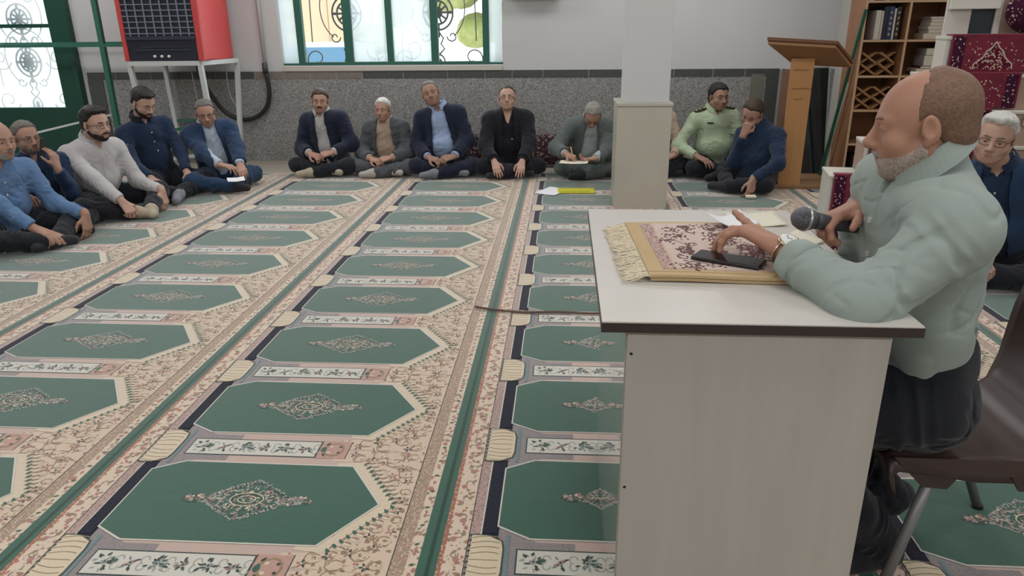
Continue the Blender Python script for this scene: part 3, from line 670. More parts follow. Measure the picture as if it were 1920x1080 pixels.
# folding wooden book stands piled on two shelves
M_reh = wood('book_stand_wood', (.36, .20, .09), (.27, .13, .055), .45, (6, 6, 1), 4)
def stand_proto(x, y, z, rz, lb, sc=1):
    e = empty('folding_book_stand', (x, y, z), rz, lb, 'book stand', 'folded wooden book stands piled in the bookcase')
    for s_ in (-1, 1):
        b = MB(); c0 = Vector((0, 0, .05))
        b.bar((-.075 * s_, 0, .002), (.062 * s_, 0, .098), .10, .012, up=(0, 1, 0)) if False else None
        for yy in (-.035, .0, .035): b.bar((-.07 * s_, yy + s_ * .009, .003), (.065 * s_, yy + s_ * .009, .095), .017, .024, up=(0, 1, 0))
        b.bar((-.07 * s_, -.045, .004), (-.07 * s_, .045, .004), .015, .013); b.bar((.062 * s_, -.045, .093), (.062 * s_, .045, .093), .028, .012)
        b.build('panel', M_reh, e)
    return e
def pile(x0, x1, z0, rows, per, seed, where):
    r_ = random.Random(seed)
    nm = ['bottom', 'upper', 'third']; cn = ['left', 'right', 'third', 'fourth']
    for a in range(rows):
        for b in range(per):
            x = x0 + (x1 - x0) * (b + .5) / per; stand_proto(x, SY0 + .12 + .01 * a, z0 + .001 + a * .0985, r_.uniform(-.12, .12), 'wooden folding book stand, %s in the %s layer %s' % (cn[b], nm[a], where))
pile(SX0 + .04, 2.97, 1.0, 2, 2, 5, 'on the shelf beside the lectern top')
pile(SX0 + .04, 2.97, .70, 2, 2, 6, 'on the shelf below the lectern top')
tag(MB().box((2.72, 7.05, .0905), (2.9, 7.3, .27)).build('storage_box', mat('dark_box', (.04, .04, .045), .6), bevel=.01), 'dark box on the lowest visible shelf of the bookcase', 'box')

# ---- panes and strips leaning between lectern and bookcase
M_pane = mat('dark_green_glass', (.012, .022, .024), .06, spec=.8); M_paneE = mat('green_glass_edge', (.02, .10, .06), .3); M_alu = mat('pale_strip', (.4, .42, .38), .4)
def lean(name, x0, x1, ybot, ytop, z1, m, me_, label, cat):
    e = empty(name, ((x0 + x1) / 2, ybot, 0), 0, label, cat); w_ = (x1 - x0) / 2
    MB().add([(-w_, 0, .004), (w_, 0, .004), (w_, ytop - ybot, z1), (-w_, ytop - ybot, z1), (-w_, .008, .004), (w_, .008, .004), (w_, ytop - ybot + .008, z1), (-w_, ytop - ybot + .008, z1)], [(0,1,2,3),(7,6,5,4),(0,4,5,1),(3,2,6,7),(0,3,7,4),(1,5,6,2)]).build('pane', m, e)
    b = MB()
    for s_ in (-1, 1): b.bar((s_ * w_, .004, .004), (s_ * w_, ytop - ybot + .004, z1), .012, .016)
    b.bar((-w_, ytop - ybot + .004, z1), (w_, ytop - ybot + .004, z1), .012, .012); b.build('rim', me_, e)
lean('leaning_glass_pane', 2.35, 2.60, 7.42, 7.66, 1.04, M_pane, M_alu, 'dark glass pane leaning between lectern and bookcase', 'glass pane')
tag(MB().bar((2.530, 7.34, .0), (2.606, 6.965, 1.56), .026, .02).build('leaning_green_bar', M_paneE), 'thin green bar leaning against the left edge of the bookcase', 'bar')
tag(MB().bar((2.575, 7.40, .0), (2.568, 7.03, .93), .012, .012).build('leaning_rod', M_alu), 'thin pale rod leaning between the dark glass pane and the bookcase', 'rod')

# ================================================================ stepped pulpit with red carpets
M_pwhite = mat('pulpit_white_paint', (.60, .58, .53), .45); M_pwood = wood('pulpit_pink_wood', (.42, .30, .23), (.36, .25, .19), .5, (1, 6, 6), 3)
M_redc = mat('crimson_pile', (.16, .010, .030), .95, sheen=.15); mix_ramp(M_redc, ('noise', 14), [(.3, (.20, .012, .035)), (.7, (.11, .008, .022))])
M_redm = cmat('crimson_floral', (.10, .008, .02), (.14, .012, .03), 60, .2, [(60, .26, (.5, .38, .32), 3), (44, .22, (.015, .015, .04), 9)], sheen=.15)
M_rbord = cmat('carpet_dark_border', (.03, .01, .03), (.07, .01, .03), 60, .2, [(50, .2, (.55, .45, .4), 1)], sheen=.15)
M_rpale = mat('carpet_pale_outline', (.55, .42, .36), .95)
PA = math.radians(-10); PO = Vector((1.72, 4.80, 0)); PM = Matrix.Rotation(PA, 3, 'Z')
PW = lambda x, y, z: PO + PM @ Vector((x, y, z))        # pulpit frame -> room
pul = empty('stepped_pulpit', PO, PA, 'white and wooden stepped pulpit rising to the right behind the speaker', 'pulpit')
U = lambda x, y, z: (x, y, z)
steps = [(0.0, 0.0, .525), (.187, .02, .735), (.335, .04, .945), (.45, .06, 1.152), (.561, .08, 1.368)]
XE = 2.3; DP = .30
for i, (x0, y0, z1) in enumerate(steps):
    zb = steps[i - 1][2] if i else 0
    MB().box(U(x0, y0, zb + (0.0005 if i else 0)), U(XE, DP, z1 - .022)).build('step_body', M_pwhite if i in (0, 4) else M_pwood, pul, bevel=.003)
    MB().box(U(x0 - .004, y0 - .012, z1 - .0215), U(XE, DP + .005, z1)).build('step_tread', M_pwhite, pul, bevel=.004)
    MB().box(U(x0, y0 - .006, zb + .001), U(x0 + .022, y0 - .0005, z1 - .022)).build('edge_strip', M_pwhite, pul)
MB().box(U(1.04, .0, .86), U(XE, .018, .915)).build('side_rail', M_pwhite, pul, bevel=.003)
MB().box(U(.57, .21, 1.369), U(.705, .24, 1.62)).build('post_board', M_pwhite, pul)
MB().box(U(.575, .17, 1.52), U(.845, .205, 2.2)).build('upper_panel', M_pwhite, pul, bevel=.004)
MB().box(U(.838, .21, 1.369), U(.870, .24, 1.60)).build('post_board', M_pwhite, pul)
MB().box(U(.7055, .23, 1.369), U(.8375, .24, 1.6)).build('dark_panel', mat('dark_teal_panel', (.02, .035, .04), .25), pul)
MB().box(U(.871, .25, 1.369), U(XE, .28, 2.2)).build('back_board', M_pwood, pul)
def hang(i, x0, x1, drop, apex, label, fold=.05):
    """prayer rug draped over a step: tread part then hanging part"""
    sx, sy, sz = steps[i]; e = empty('red_prayer_rug', PW(x0, sy - .0125, sz), PA, label, 'rug', 'red prayer rugs draped over the pulpit steps')
    W = x1 - x0; yF = -.013
    MB().box((0, yF + .003, .0005), (W, fold, .012)).build('tread_part', M_redc, e, bevel=.003)
    b = MB()
    def pl(pts, lv, mi):
        b.add([(x, yF - .0008 * lv, z) for x, z in pts], [tuple(range(len(pts)))], mi)
    b.box((0, yF, -drop), (W, yF + .010, .006), 0)
    pl([(.012, -drop), (.075, -drop), (.075, 0), (.012, 0)], 1, 1); pl([(W - .075, -drop), (W - .012, -drop), (W - .012, 0), (W - .075, 0)], 1, 1)
    if apex:
        h_ = min(drop, .30); ax = apex; zt = -.03; 
        prof = [(0, zt), (.02, zt - .035), (.045, zt - .055), (.055, zt - .085), (.08, zt - .11), (.10, zt - .125), (.105, zt - .155), (.13, zt - .18), (.165, zt - .20), (.18, zt - .23)]
        prof = [p for p in prof if p[1] > -drop + .008]
        R_ = [(ax + p[0], p[1]) for p in prof]; L_ = [(ax - p[0], p[1]) for p in prof]
        for k in range(len(prof) - 1):
            pl([L_[k + 1], R_[k + 1], R_[k], L_[k]] if k else [L_[1], R_[1], R_[0]], 2, 2)
        for Sx in (R_, L_):
            for p, q in zip(Sx[:-1], Sx[1:]): b.bar((p[0], yF - .0022, p[1]), (q[0], yF - .0022, q[1]), .007, .002, 3, up=(0, 1, 0))
        rr2 = random.Random(i)
        zz = zt - .08
        while zz > -drop + .02:
            for s_ in (-1, 0, 1):
                x_ = ax + s_ * .035 + rr2.uniform(-.01, .01); b.bar((x_ - .012, yF - .0022, zz), (x_, yF - .0022, zz + .012), .005, .002, 3, up=(0, 1, 0)); b.bar((x_, yF - .0022, zz + .012), (x_ + .012, yF - .0022, zz - .002), .005, .002, 3, up=(0, 1, 0))
            zz -= .035
    r7 = random.Random(i + 40)
    for k in range(70):
        x_ = r7.uniform(.09, W - .09); z_ = -r7.uniform(.03, drop - .01); s2 = r7.uniform(.003, .0065)
        b.add([(x_ + s2, yF - .003, z_), (x_, yF - .003, z_ + s2), (x_ - s2, yF - .003, z_), (x_, yF - .003, z_ - s2)], [(0, 3, 2, 1)], 3)
    b.build('hanging_part', [M_redc, M_rbord, M_redm, M_rpale], e)
hang(0, .026, .69, .49, .331, 'red rug with pale arch hanging from the lowest pulpit step')
hang(1, .212, .80, .196, None, 'red rug on the second pulpit step behind the grey beard')
hang(2, .36, .86, .196, None, 'red rug on the middle step left of the grey haired man')
hang(3, .475, .985, .194, None, 'red floral rug on the step above the grey haired man')
hang(4, .586, 1.14, .203, .238, 'red rug with pale arch on the highest pulpit step', .12)
cu_ = MB().ell((0, 0, 0), (.17, .06, .13), 20, 12); c_ = cu_.build('seat_cushion', M_rbord, smooth=True); c_.location = PW(1.03, .17, 1.505); tag(c_, 'dark red patterned cushion on the top of the pulpit', 'cushion')

# ================================================================ red air cooler on a white stand
M_redp = mat('red_sheet_metal', (.52, .045, .045), .4, noise=(4, (.58, .075, .07), .3)); M_dark = mat('dark_grille_plastic', (.012, .015, .028), .45); M_wmet = mat('white_painted_steel', (.56, .58, .57), .5); M_chrome = mat('grille_grey', (.18, .20, .26), .4)
cs = empty('cooler_stand', (-4.1, 7.75, 0), 0, 'white steel stand carrying the red air cooler', 'stand')
V3 = lambda x, y, z: (x + 4.1, y - 7.75, z)
SL = dict(fl=(-4.47, 7.52), fr=(-3.72, 7.52), bl=(-4.47, 8.2), br=(-3.62, 8.17)); ZS = 1.125
foot = dict(fl=(-4.42, 7.58), fr=(-3.70, 7.58), bl=(-4.42, 8.18), br=(-3.72, 8.17))
for k in SL:
    MB().bar(V3(*foot[k], 0), V3(*SL[k], ZS - .02), .045, .045, up=(0, 1, 0)).build('leg', M_wmet, cs)
fr_ = MB()
for a, b in (('fl', 'fr'), ('bl', 'br'), ('fl', 'bl'), ('fr', 'br')): fr_.bar(V3(*SL[a], ZS), V3(*SL[b], ZS), .05, .045)
fr_.build('top_frame', M_wmet, cs)
b = MB(); b.bar(V3(-4.42, 7.6, .10), V3(-4.1, 8.18, .10), .03, .03); b.bar(V3(-4.42, 8.18, .06), V3(-3.72, 8.18, .06), .03, .03); b.build('low_brace', M_wmet, cs)
b = MB().bar((0, 0, 0), (0, 0, 0.0001), .001, .001)
co = empty('air_cooler', (-4.06, 7.86, ZS + .024), 0, 'red evaporative air cooler with dark grille on the white stand', 'air cooler')
X0, X1, Y0, Y1, HZ = -.44, .40, -.36, .34, 1.0
MB().box((X0, Y0 + .03, 0), (X1, Y1, HZ)).build('casing', M_redp, co, bevel=.012)
fr_ = MB(); fr_.box((X0, Y0, 0), (X0 + .045, Y0 + .0295, HZ)); fr_.box((X1 - .06, Y0, 0), (X1, Y0 + .0295, HZ)); fr_.box((X0, Y0, HZ - .05), (X1, Y0 + .0295, HZ)); fr_.build('front_frame', M_redp, co, bevel=.004)
MB().box((X0 + .046, Y0 + .012, 0), (X1 - .061, Y0 + .029, HZ - .051)).build('dark_front', M_dark, co)
b = MB()
for k in range(13): b.box((X0 + .05, Y0 - .002, .26 + k * .055), (X1 - .065, Y0 + .011, .270 + k * .055))
for k in range(8): xx = X0 + .10 + k * .088; b.box((xx, Y0 - .004, .235), (xx + .012, Y0 + .010, HZ - .06))
b.build('louvre_grid', M_chrome, co)
b = MB().box((X0 + .05, Y0 - .004, .205), (X1 - .065, Y0 + .011, .24)); b.box((X0 + .12, Y0 + .002, .10), (X1 - .14, Y0 + .011, .115)); b.box((X0 + .2, Y0 + .002, .13), (X1 - .2, Y0 + .011, .14)); b.build('control_panel', mat('control_panel_plastic', (.03, .035, .06), .4), co)
for k in range(3): MB().lathe([(0, 0), (.014, 0), (.012, .016), (0, .018)], 12, M=Matrix.Translation((-.12 + k * .075, Y0 + .012, .045)) @ Matrix.Rotation(PI / 2, 4, 'X')).build('knob', M_paper, co)
hp = [(-4.05, 8.12, 1.10), (-4.04, 8.14, .95), (-3.98, 8.2, .75), (-3.88, 8.26, .56), (-3.70, 8.275, .47), (-3.52, 8.275, .50), (-3.38, 8.27, .62), (-3.33, 8.265, .80), (-3.34, 8.262, .97)]
def smooth_pts(p, n=5):
    p = [Vector(q) for q in p]; out = []
    for i in range(len(p) - 1):
        a, b_, c, d_ = p[max(i - 1, 0)], p[i], p[i + 1], p[min(i + 2, len(p) - 1)]
        for k in range(n):
            t_ = k / n; out.append(.5 * ((2 * b_) + (c - a) * t_ + (2 * a - 5 * b_ + 4 * c - d_) * t_ ** 2 + (3 * b_ - a - 3 * c + d_) * t_ ** 3))
    return out + [p[-1]]
tag(MB().tube(smooth_pts(hp), .024, 10).build('drain_hose', mat('black_hose', (.016, .017, .02), .5), smooth=True), 'thick black hose hanging in a loop from the cooler to the wall pipe', 'hose')
pw = empty('wall_pipe', (-3.355, 8.29, 1.0), 0, 'white vertical pipe on the wall left of the window', 'pipe')
MB().tube([(0, 0, .05), (0.01, 0, 2.25)], .022, 10).build('tube', M_wmet, pw, smooth=True); MB().tube([(0, -.01, -.03), (0, -.01, .09)], .030, 10).build('coupling', mat('black_coupling', (.05, .05, .055), .5), pw, smooth=True)
tag(MB().tube(smooth_pts([(-4.2, 8.25, 1.1), (-4.19, 8.26, .8), (-4.17, 8.26, .55)]), .006, 6).build('cooler_cable', M_wmet, smooth=True), 'thin pale cable hanging on the wall below the cooler', 'cable')
tag(MB().tube(smooth_pts([(-3.78, 8.24, 1.1), (-3.80, 8.26, .8), (-3.74, 8.26, .62), (-3.70, 8.26, .5)]), .005, 6).build('stand_cable', M_wmet, smooth=True), 'thin pale cable hanging behind the right rear leg of the stand', 'cable')

# ================================================================ green steel frame in front of the door
M_gst = mat('green_painted_steel', (.03, .15, .105), .4)
gf = empty('green_steel_frame', (-5.0, 7.9, 0), 0, 'green steel frame of posts and rails before the glazed door', 'frame')
K = lambda x, y, z: (x + 5.0, y - 7.9, z)
for x, y in ((-4.93, 7.85), (-4.99 - 1.75, 7.85)): MB().bar(K(x, y, 0), K(x - .0, y, 2.3), .05, .05, up=(0, 1, 0)).build('post', M_gst, gf)
b = MB()
for y, z in ((7.84, 1.30), (8.12, 1.315)): b.bar(K(-6.74, y, z), K(-4.53, y, z), .032, .032)
b.build('upper_rail', M_gst, gf)
b = MB()
b.bar(K(-4.92, 7.85, .33), K(-4.05, 8.2, .42), .03, .03); b.bar(K(-4.6, 8.22, .47), K(-4.0, 8.22, .47), .09, .02); b.build('lower_rail', M_gst, gf)
MB().bar(K(-5.75, 7.5, .40), K(-4.95, 7.8, .58), .02, .02).build('pale_bar', M_wmet, gf)

# ================================================================ cushions, papers and cord on the floor
M_cush = cmat('dark_paisley', (.030, .016, .022), (.055, .028, .034), 40, .2, [(24, .27, (.24, .17, .16), 2), (34, .2, (.30, .25, .22), 8)], sheen=.2)
def cushion(x, rz, lb, w_=.5, z=.175, y=8.0):
    e = tag(MB().ell((0, 0, 0), (w_ / 2, .075, .165), 28, 18).build('back_cushion', M_cush, smooth=True), lb, 'cushion', 'patterned cushions along the wall')
    for v in e.data.vertices:
        c = v.co; 
        for ax, R_ in ((0, w_ / 2), (2, .165)): c[ax] = math.copysign(abs(c[ax] / R_) ** .55 * R_, c[ax])
    e.location = (x, y, z); e.rotation_euler = (-.25, 0, rz)
cushion(-1.02, .05, 'dark patterned cushion between the light blue shirt man and the black suited man')
cushion(-.16, -.05, 'dark patterned cushion between the black suited man and the writing man')
cushion(1.12, 0, 'dark patterned cushion behind the officer near the pillar', .36)
yb = empty('yellow_booklet', (.12, 6.66, .0065), .04, 'yellow booklet lying on the carpet before the writing man', 'booklet')
MB().box((-.17, -.10, 0), (.17, .10, .008)).build('cover', mat('yellow_cover', (.55, .52, .03), .5), yb, bevel=.002); MB().box((-.15, -.08, .0081), (.12, -.06, .009)).build('title_line', mat('dark_yellow_ink', (.28, .27, .02), .6), yb)
tag(MB().add(*bentpaper(-.1, 6.64, .0075, .21, .29, -.5, .01, .1)).build('floor_paper', M_paper), 'white sheet partly beside the yellow booklet on the carpet', 'paper')
cd_ = smooth_pts([(-.47, 3.67, .012), (-.36, 3.63, .012), (-.19, 3.60, .012), (-.02, 3.615, .012), (.16, 3.60, .012), (.5, 3.62, .012), (.9, 3.5, .012)], 4)
tag(MB().tube(cd_, .007, 6).build('cable', mat('brown_cord', (.14, .09, .07), .7), smooth=True), 'thin brown cord running across the carpet behind the desk', 'cord')
ac = empty('wall_unit', (-.35, 8.25, 1.75), 0, 'white wall mounted unit whose underside shows at the top edge', 'air conditioner')
MB().box((-.32, -.10, .03), (.32, .089, .34)).build('housing', M_wmet, ac, bevel=.02, seg=3, smooth=True); MB().box((-.26, -.085, .012), (.26, -.02, .029)).build('flap', M_wmet, ac)
# ================================================================ implicit surfaces -> continuous meshes
f32 = np.float32
def nrm(v): v = np.asarray(v, float); return v / (np.linalg.norm(v) + 1e-12)
def A3(*v): return np.array(v, float)
def rot(axis, ang):
    a = nrm(axis); c, s = math.cos(ang), math.sin(ang); x, y, z = a
    return np.array([[c + x*x*(1-c), x*y*(1-c) - z*s, x*z*(1-c) + y*s], [y*x*(1-c) + z*s, c + y*y*(1-c), y*z*(1-c) - x*s], [z*x*(1-c) - y*s, z*y*(1-c) + x*s, c + z*z*(1-c)]])
def cone(a, b, ra, rb, k=.02, op='u', fold=None, flat=None, cap=None):
    """round cone; fold=(amplitude, wavelength, phase, where 0 all/1 near b/-1 near a); flat=(direction, factor) squashes the section"""
    a = np.asarray(a, float); b = np.asarray(b, float)
    return dict(t='c', a=a, b=b, ra=ra, rb=rb, k=k, op=op, fold=fold, flat=flat, cap=cap, c=(a + b) / 2, R=np.linalg.norm(b - a) / 2 + max(ra, rb) * (1 / min(1, flat[1]) if flat else 1) + (fold[0] * 2 if fold else 0))
def ell(c, r, M=None, k=.02, op='u'):
    return dict(t='e', c=np.asarray(c, float), r=np.asarray(r, float), M=None if M is None else np.asarray(M, float), k=k, op=op, R=max(r))
def fnp(fn, c, R, k=.01, op='s'): return dict(t='f', fn=fn, c=np.asarray(c, float), R=R, k=k, op=op)
def plane(n, p, k=.002):      # keeps the side towards which n points
    n = nrm(n); return dict(t='f', fn=lambda q: -((q - np.asarray(p, f32)) @ n.astype(f32)), c=np.zeros(3), R=1e9, k=k, op='i')
def grow(prims, e, k=None):
    out = []
    for p in prims:
        q = dict(p)
        if q['t'] == 'c': q['ra'] += e; q['rb'] += e
        elif q['t'] == 'e': q['r'] = q['r'] + e
        q['R'] += max(e, 0) * 1.5
        if k: q['k'] = k
        out.append(q)
    return out
def pd(p, q):
    if p['t'] == 'f': return p['fn'](q).astype(f32)
    if p['t'] == 'e':
        d = q - p['c'].astype(f32)
        if p['M'] is not None: d = d @ p['M'].astype(f32).T
        r = p['r'].astype(f32); k0 = np.sqrt(((d / r) ** 2).sum(-1)) + 1e-6; k1 = np.sqrt(((d / (r * r)) ** 2).sum(-1)) + 1e-6
        return k0 * (k0 - 1) / k1
    a = p['a'].astype(f32); ba = (p['b'] - p['a']).astype(f32); L2 = float(ba @ ba) + 1e-9
    d = q - a; t = np.clip((d @ ba) / L2, 0, 1); v = d - t[..., None] * ba
    if p['flat']:
        n = nrm(p['flat'][0]).astype(f32); v = v + (v @ n)[..., None] * n * (1 / p['flat'][1] - 1)
    r = p['ra'] + (p['rb'] - p['ra']) * t
    if p['fold']:
        am, wl, ph, wh = p['fold']; o1 = nrm(np.cross(nrm(ba), [.31, .52, .79])).astype(f32)
        env = np.clip(5.5 * t * (1 - t), .25, 1) if wh == 0 else (t ** 2 if wh > 0 else (1 - t) ** 2)
        s_ = t * math.sqrt(L2) * 2 * PI / wl
        ang = (v @ o1) / (abs(r) + .02)
        w1 = np.sin(s_ + 2.6 * ang + ph + 1.3 * np.sin(.6 * s_ + 1.9 * ang)); w2 = np.sin(.62 * s_ - 3.3 * ang + 2 * ph)
        r = r + am * env * ((1 - np.abs(w1) * 1.6) * (.5 + .5 * w2) * .9 + .35 * w2)
    o = np.sqrt((v * v).sum(-1)) - r
    if p['cap'] is not None: o = np.maximum(o, (d @ ba) / math.sqrt(L2) - math.sqrt(L2) + p['cap'])
    return o
def comb(d, e, p):
    k = p['k']
    if p['op'] == 'u':
        h = np.clip(.5 + .5 * (d - e) / k, 0, 1); return d + (e - d) * h - k * h * (1 - h)
    if p['op'] == 's': e = -e
    h = np.clip(.5 - .5 * (d - e) / k, 0, 1); return d + (e - d) * h + k * h * (1 - h)
def mesh_field(prims, h, disp=None):
    add = [p for p in prims if p['op'] == 'u']
    lo = np.min([p['c'] - p['R'] for p in add], 0) - 3 * h; hi = np.max([p['c'] + p['R'] for p in add], 0) + 3 * h
    B = 8; nb = np.ceil((hi - lo) / (h * B)).astype(int); n = nb * B
    g = np.stack(np.meshgrid(*[np.arange(k) for k in nb], indexing='ij'), -1).reshape(-1, 3)
    cc = (lo + (g * B + (B - 1) / 2) * h).astype(f32); br = h * B * .87
    dc = np.full(len(cc), 1., f32)
    for p in prims: dc = comb(dc, pd(p, cc), p)
    act = np.abs(dc) < br * 1.6 + .018
    D = np.where(dc < 0, -1., 1.).astype(f32).reshape(nb)
    D = np.repeat(np.repeat(np.repeat(D, B, 0), B, 1), B, 2)
    ga = g[act]; ca = cc[act]
    off = np.stack(np.meshgrid(*[np.arange(B)] * 3, indexing='ij'), -1).reshape(-1, 3)
    pts = (lo + (ga[:, None] * B + off[None]) * h).astype(f32)
    d = np.full(pts.shape[:2], 1., f32)
    for p in prims:
        if p['R'] > 1e8: d = comb(d, pd(p, pts), p); continue
        m = np.linalg.norm(ca - p['c'], axis=1) < p['R'] + br + max(p['k'] * 1.2, .01) + .03
        if m.any(): d[m] = comb(d[m], pd(p, pts[m]), p)
    if disp is not None: d = d + disp(pts).astype(f32)
    D6 = D.reshape(nb[0], B, nb[1], B, nb[2], B)
    D6[ga[:, 0], :, ga[:, 1], :, ga[:, 2], :] = d.reshape(-1, B, B, B)
    D = D6.reshape(n)
    return nets(D, lo, h)
CO = np.array([[i, j, k] for i in (0, 1) for j in (0, 1) for k in (0, 1)])
EDG = [(a, b) for a in range(8) for b in range(a + 1, 8) if abs(CO[a] - CO[b]).sum() == 1]
def nets(D, lo, h):
    s = D < 0; c = np.zeros(tuple(k - 1 for k in D.shape), np.uint8)
    for i, j, k in CO: c += s[i:D.shape[0] - 1 + i, j:D.shape[1] - 1 + j, k:D.shape[2] - 1 + k]
    ii = np.argwhere((c > 0) & (c < 8)); vals = np.stack([D[ii[:, 0] + o[0], ii[:, 1] + o[1], ii[:, 2] + o[2]] for o in CO], 1)
    acc = np.zeros((len(ii), 3)); cnt = np.zeros(len(ii))
    for a, b in EDG:
        va, vb = vals[:, a], vals[:, b]; m = (va < 0) != (vb < 0)
        t = np.clip(va[m] / (va[m] - vb[m]), 0, 1)[:, None]; acc[m] += CO[a] + t * (CO[b] - CO[a]); cnt[m] += 1
    V = lo + (ii + acc / cnt[:, None]) * h
    idx = np.full(c.shape, -1, np.int32); idx[ii[:, 0], ii[:, 1], ii[:, 2]] = np.arange(len(ii))
    F = []
    for ax in range(3):
        s0 = np.take(s, range(0, s.shape[ax] - 1), ax); s1 = np.take(s, range(1, s.shape[ax]), ax)
        e = np.argwhere(s0 != s1); b_, c_ = [(1, 2), (2, 0), (0, 1)][ax]
        ok = (e[:, b_] > 0) & (e[:, c_] > 0) & (e[:, b_] < c.shape[b_]) & (e[:, c_] < c.shape[c_]); e = e[ok]
        def ix(db, dc_):
            q = e.copy(); q[:, b_] += db; q[:, c_] += dc_; return idx[q[:, 0], q[:, 1], q[:, 2]]
        q = np.stack([ix(-1, -1), ix(0, -1), ix(0, 0), ix(-1, 0)], 1)
        fl = s1[e[:, 0], e[:, 1], e[:, 2]]; q[fl] = q[fl][:, ::-1]; F.append(q)
    return V, np.concatenate(F)
def make(name, prims, h, mats, parent, disp=None, classify=None):
    V, F = mesh_field(prims, h, disp)
    F = F[(F >= 0).all(1)]
    me = bpy.data.meshes.new(name); me.vertices.add(len(V)); me.vertices.foreach_set('co', V.astype(f32).ravel())
    me.loops.add(F.size); me.loops.foreach_set('vertex_index', F.astype(np.int32).ravel())
    me.polygons.add(len(F)); me.polygons.foreach_set('loop_start', np.arange(0, F.size, 4, dtype=np.int32))
    if classify is not None:
        me.polygons.foreach_set('material_index', classify(V[F].mean(1)).astype(np.int32))
    me.update(calc_edges=True); me.validate()
    return link(name, me, mats, parent, smooth=True)
def wob(seed, sc, amp):
    r = np.random.RandomState(seed); ks = [(r.normal(size=3) * sc, r.uniform(0, 6), r.normal(size=3) * sc * 1.1, r.uniform(.5, 1)) for _ in range(4)]
    def f(q):
        o = 0
        for k1, ph, k2, a in ks: o = o + a * np.sin(q @ k1.astype(f32) + ph + 1.5 * np.sin(q @ k2.astype(f32)))
        return o * (amp / 2.2)
    return f
def rwob(seed, sc, amp, thin=.5):      # creases: narrow valleys between soft swells
    a = wob(seed, sc, 1.)
    b = wob(seed + 9, sc * .35, 1.)
    return lambda q: amp * np.exp(-(a(q) / (thin * .35)) ** 2) * np.clip(.5 + 1.2 * b(q), 0, 1)

# ---------------------------------------------------------------- head and hand models (metres, head frame: x right, y forward, z up)
def head_prims(c, M, s=1., nose=1., fat=0., lid=0):
    """M columns = right, forward, up of the head"""
    P = lambda x, y, z: c + M @ A3(x, y, z) * s
    E = lambda x, y, z, r, k=.02, op='u': ell(P(x, y, z), A3(*r) * s, M.T, k * s, op)
    C = lambda a, b, ra, rb, k=.012, op='u': cone(P(*a), P(*b), ra * s, rb * s, k * s, op)
    w_ = fat
    L = [E(0, -.012, .043, (.0765, .094, .079)), E(0, .028, .0, (.065, .066, .085), .03), E(0, .026, -.062, (.056 + w_, .058, .043), .03), E(0, .068, -.090, (.022, .022, .019), .025)]
    for sx in (-1, 1):
        L += [C((sx * .012, .080, .027), (sx * .043, .068, .024), .013, .010, .014), E(sx * .040, .055, -.028, (.027 + w_, .026, .026), .022), C((sx * .058 + sx * w_, -.002, -.045), (sx * .022, .055, -.085), .017, .016, .025)]
    for sx in (-1, 1): L.append(E(sx * .031, .099, .004, (.019, .018, .015), .012, 's'))
    for sx in (-1, 1):
        L += [E(sx * .031, .068, .004, (.0155, .0145, .0125), .006), C((sx * .017, .0825, .0095), (sx * .031, .0845, .0100), .0042, .0044, .004), C((sx * .031, .0845, .0100), (sx * .046, .073, .0065), .0044, .0032, .004), C((sx * .020, .081, -.006), (sx * .043, .074, -.005), .003, .0025, .005)]
    if lid:
        for sx in (-1, 1): L.append(E(sx * .031, .0680, .0055, (.0135, .0140, .0080), .009))
    L += [C((0, .084, .020), (0, .110, -.024), .0085, .011 * nose, .012), E(0, .110, -.026, (.0125, .013, .0105), .008)]
    for sx in (-1, 1): L += [E(sx * .013, .098, -.031, (.0085, .012, .0085), .007), E(sx * .007, .104, -.0385, (.0042, .006, .004), .003, 's')]
    L += [E(0, .079, -.056, (.030, .018, .022), .02), C((-.018, .0905, -.0545), (.018, .0905, -.0545), .0048, .0048, .004), C((0, .0955, -.0535), (0, .0955, -.0535), .005, .005, .006), C((-.015, .0895, -.0655), (.015, .0895, -.0655), .0062, .0062, .004), C((-.024, .093, -.0600), (.024, .093, -.0600), .0016, .0016, .003, 's')]
    for sx in (-1, 1):
        Me = (M @ rot((0, 0, 1), sx * -.35) @ rot((1, 0, 0), -.15)).T
        L += [ell(P(sx * .0800, -.008, .002), A3(.0075, .0195, .0315) * s, Me, .006 * s), ell(P(sx * .0875, -.005, .006), A3(.005, .0105, .019) * s, Me, .005 * s, 's'), E(sx * .0795, .006, -.004, (.005, .005, .008), .005), E(sx * .079, -.0, -.026, (.006, .008, .010), .006)]
    return L
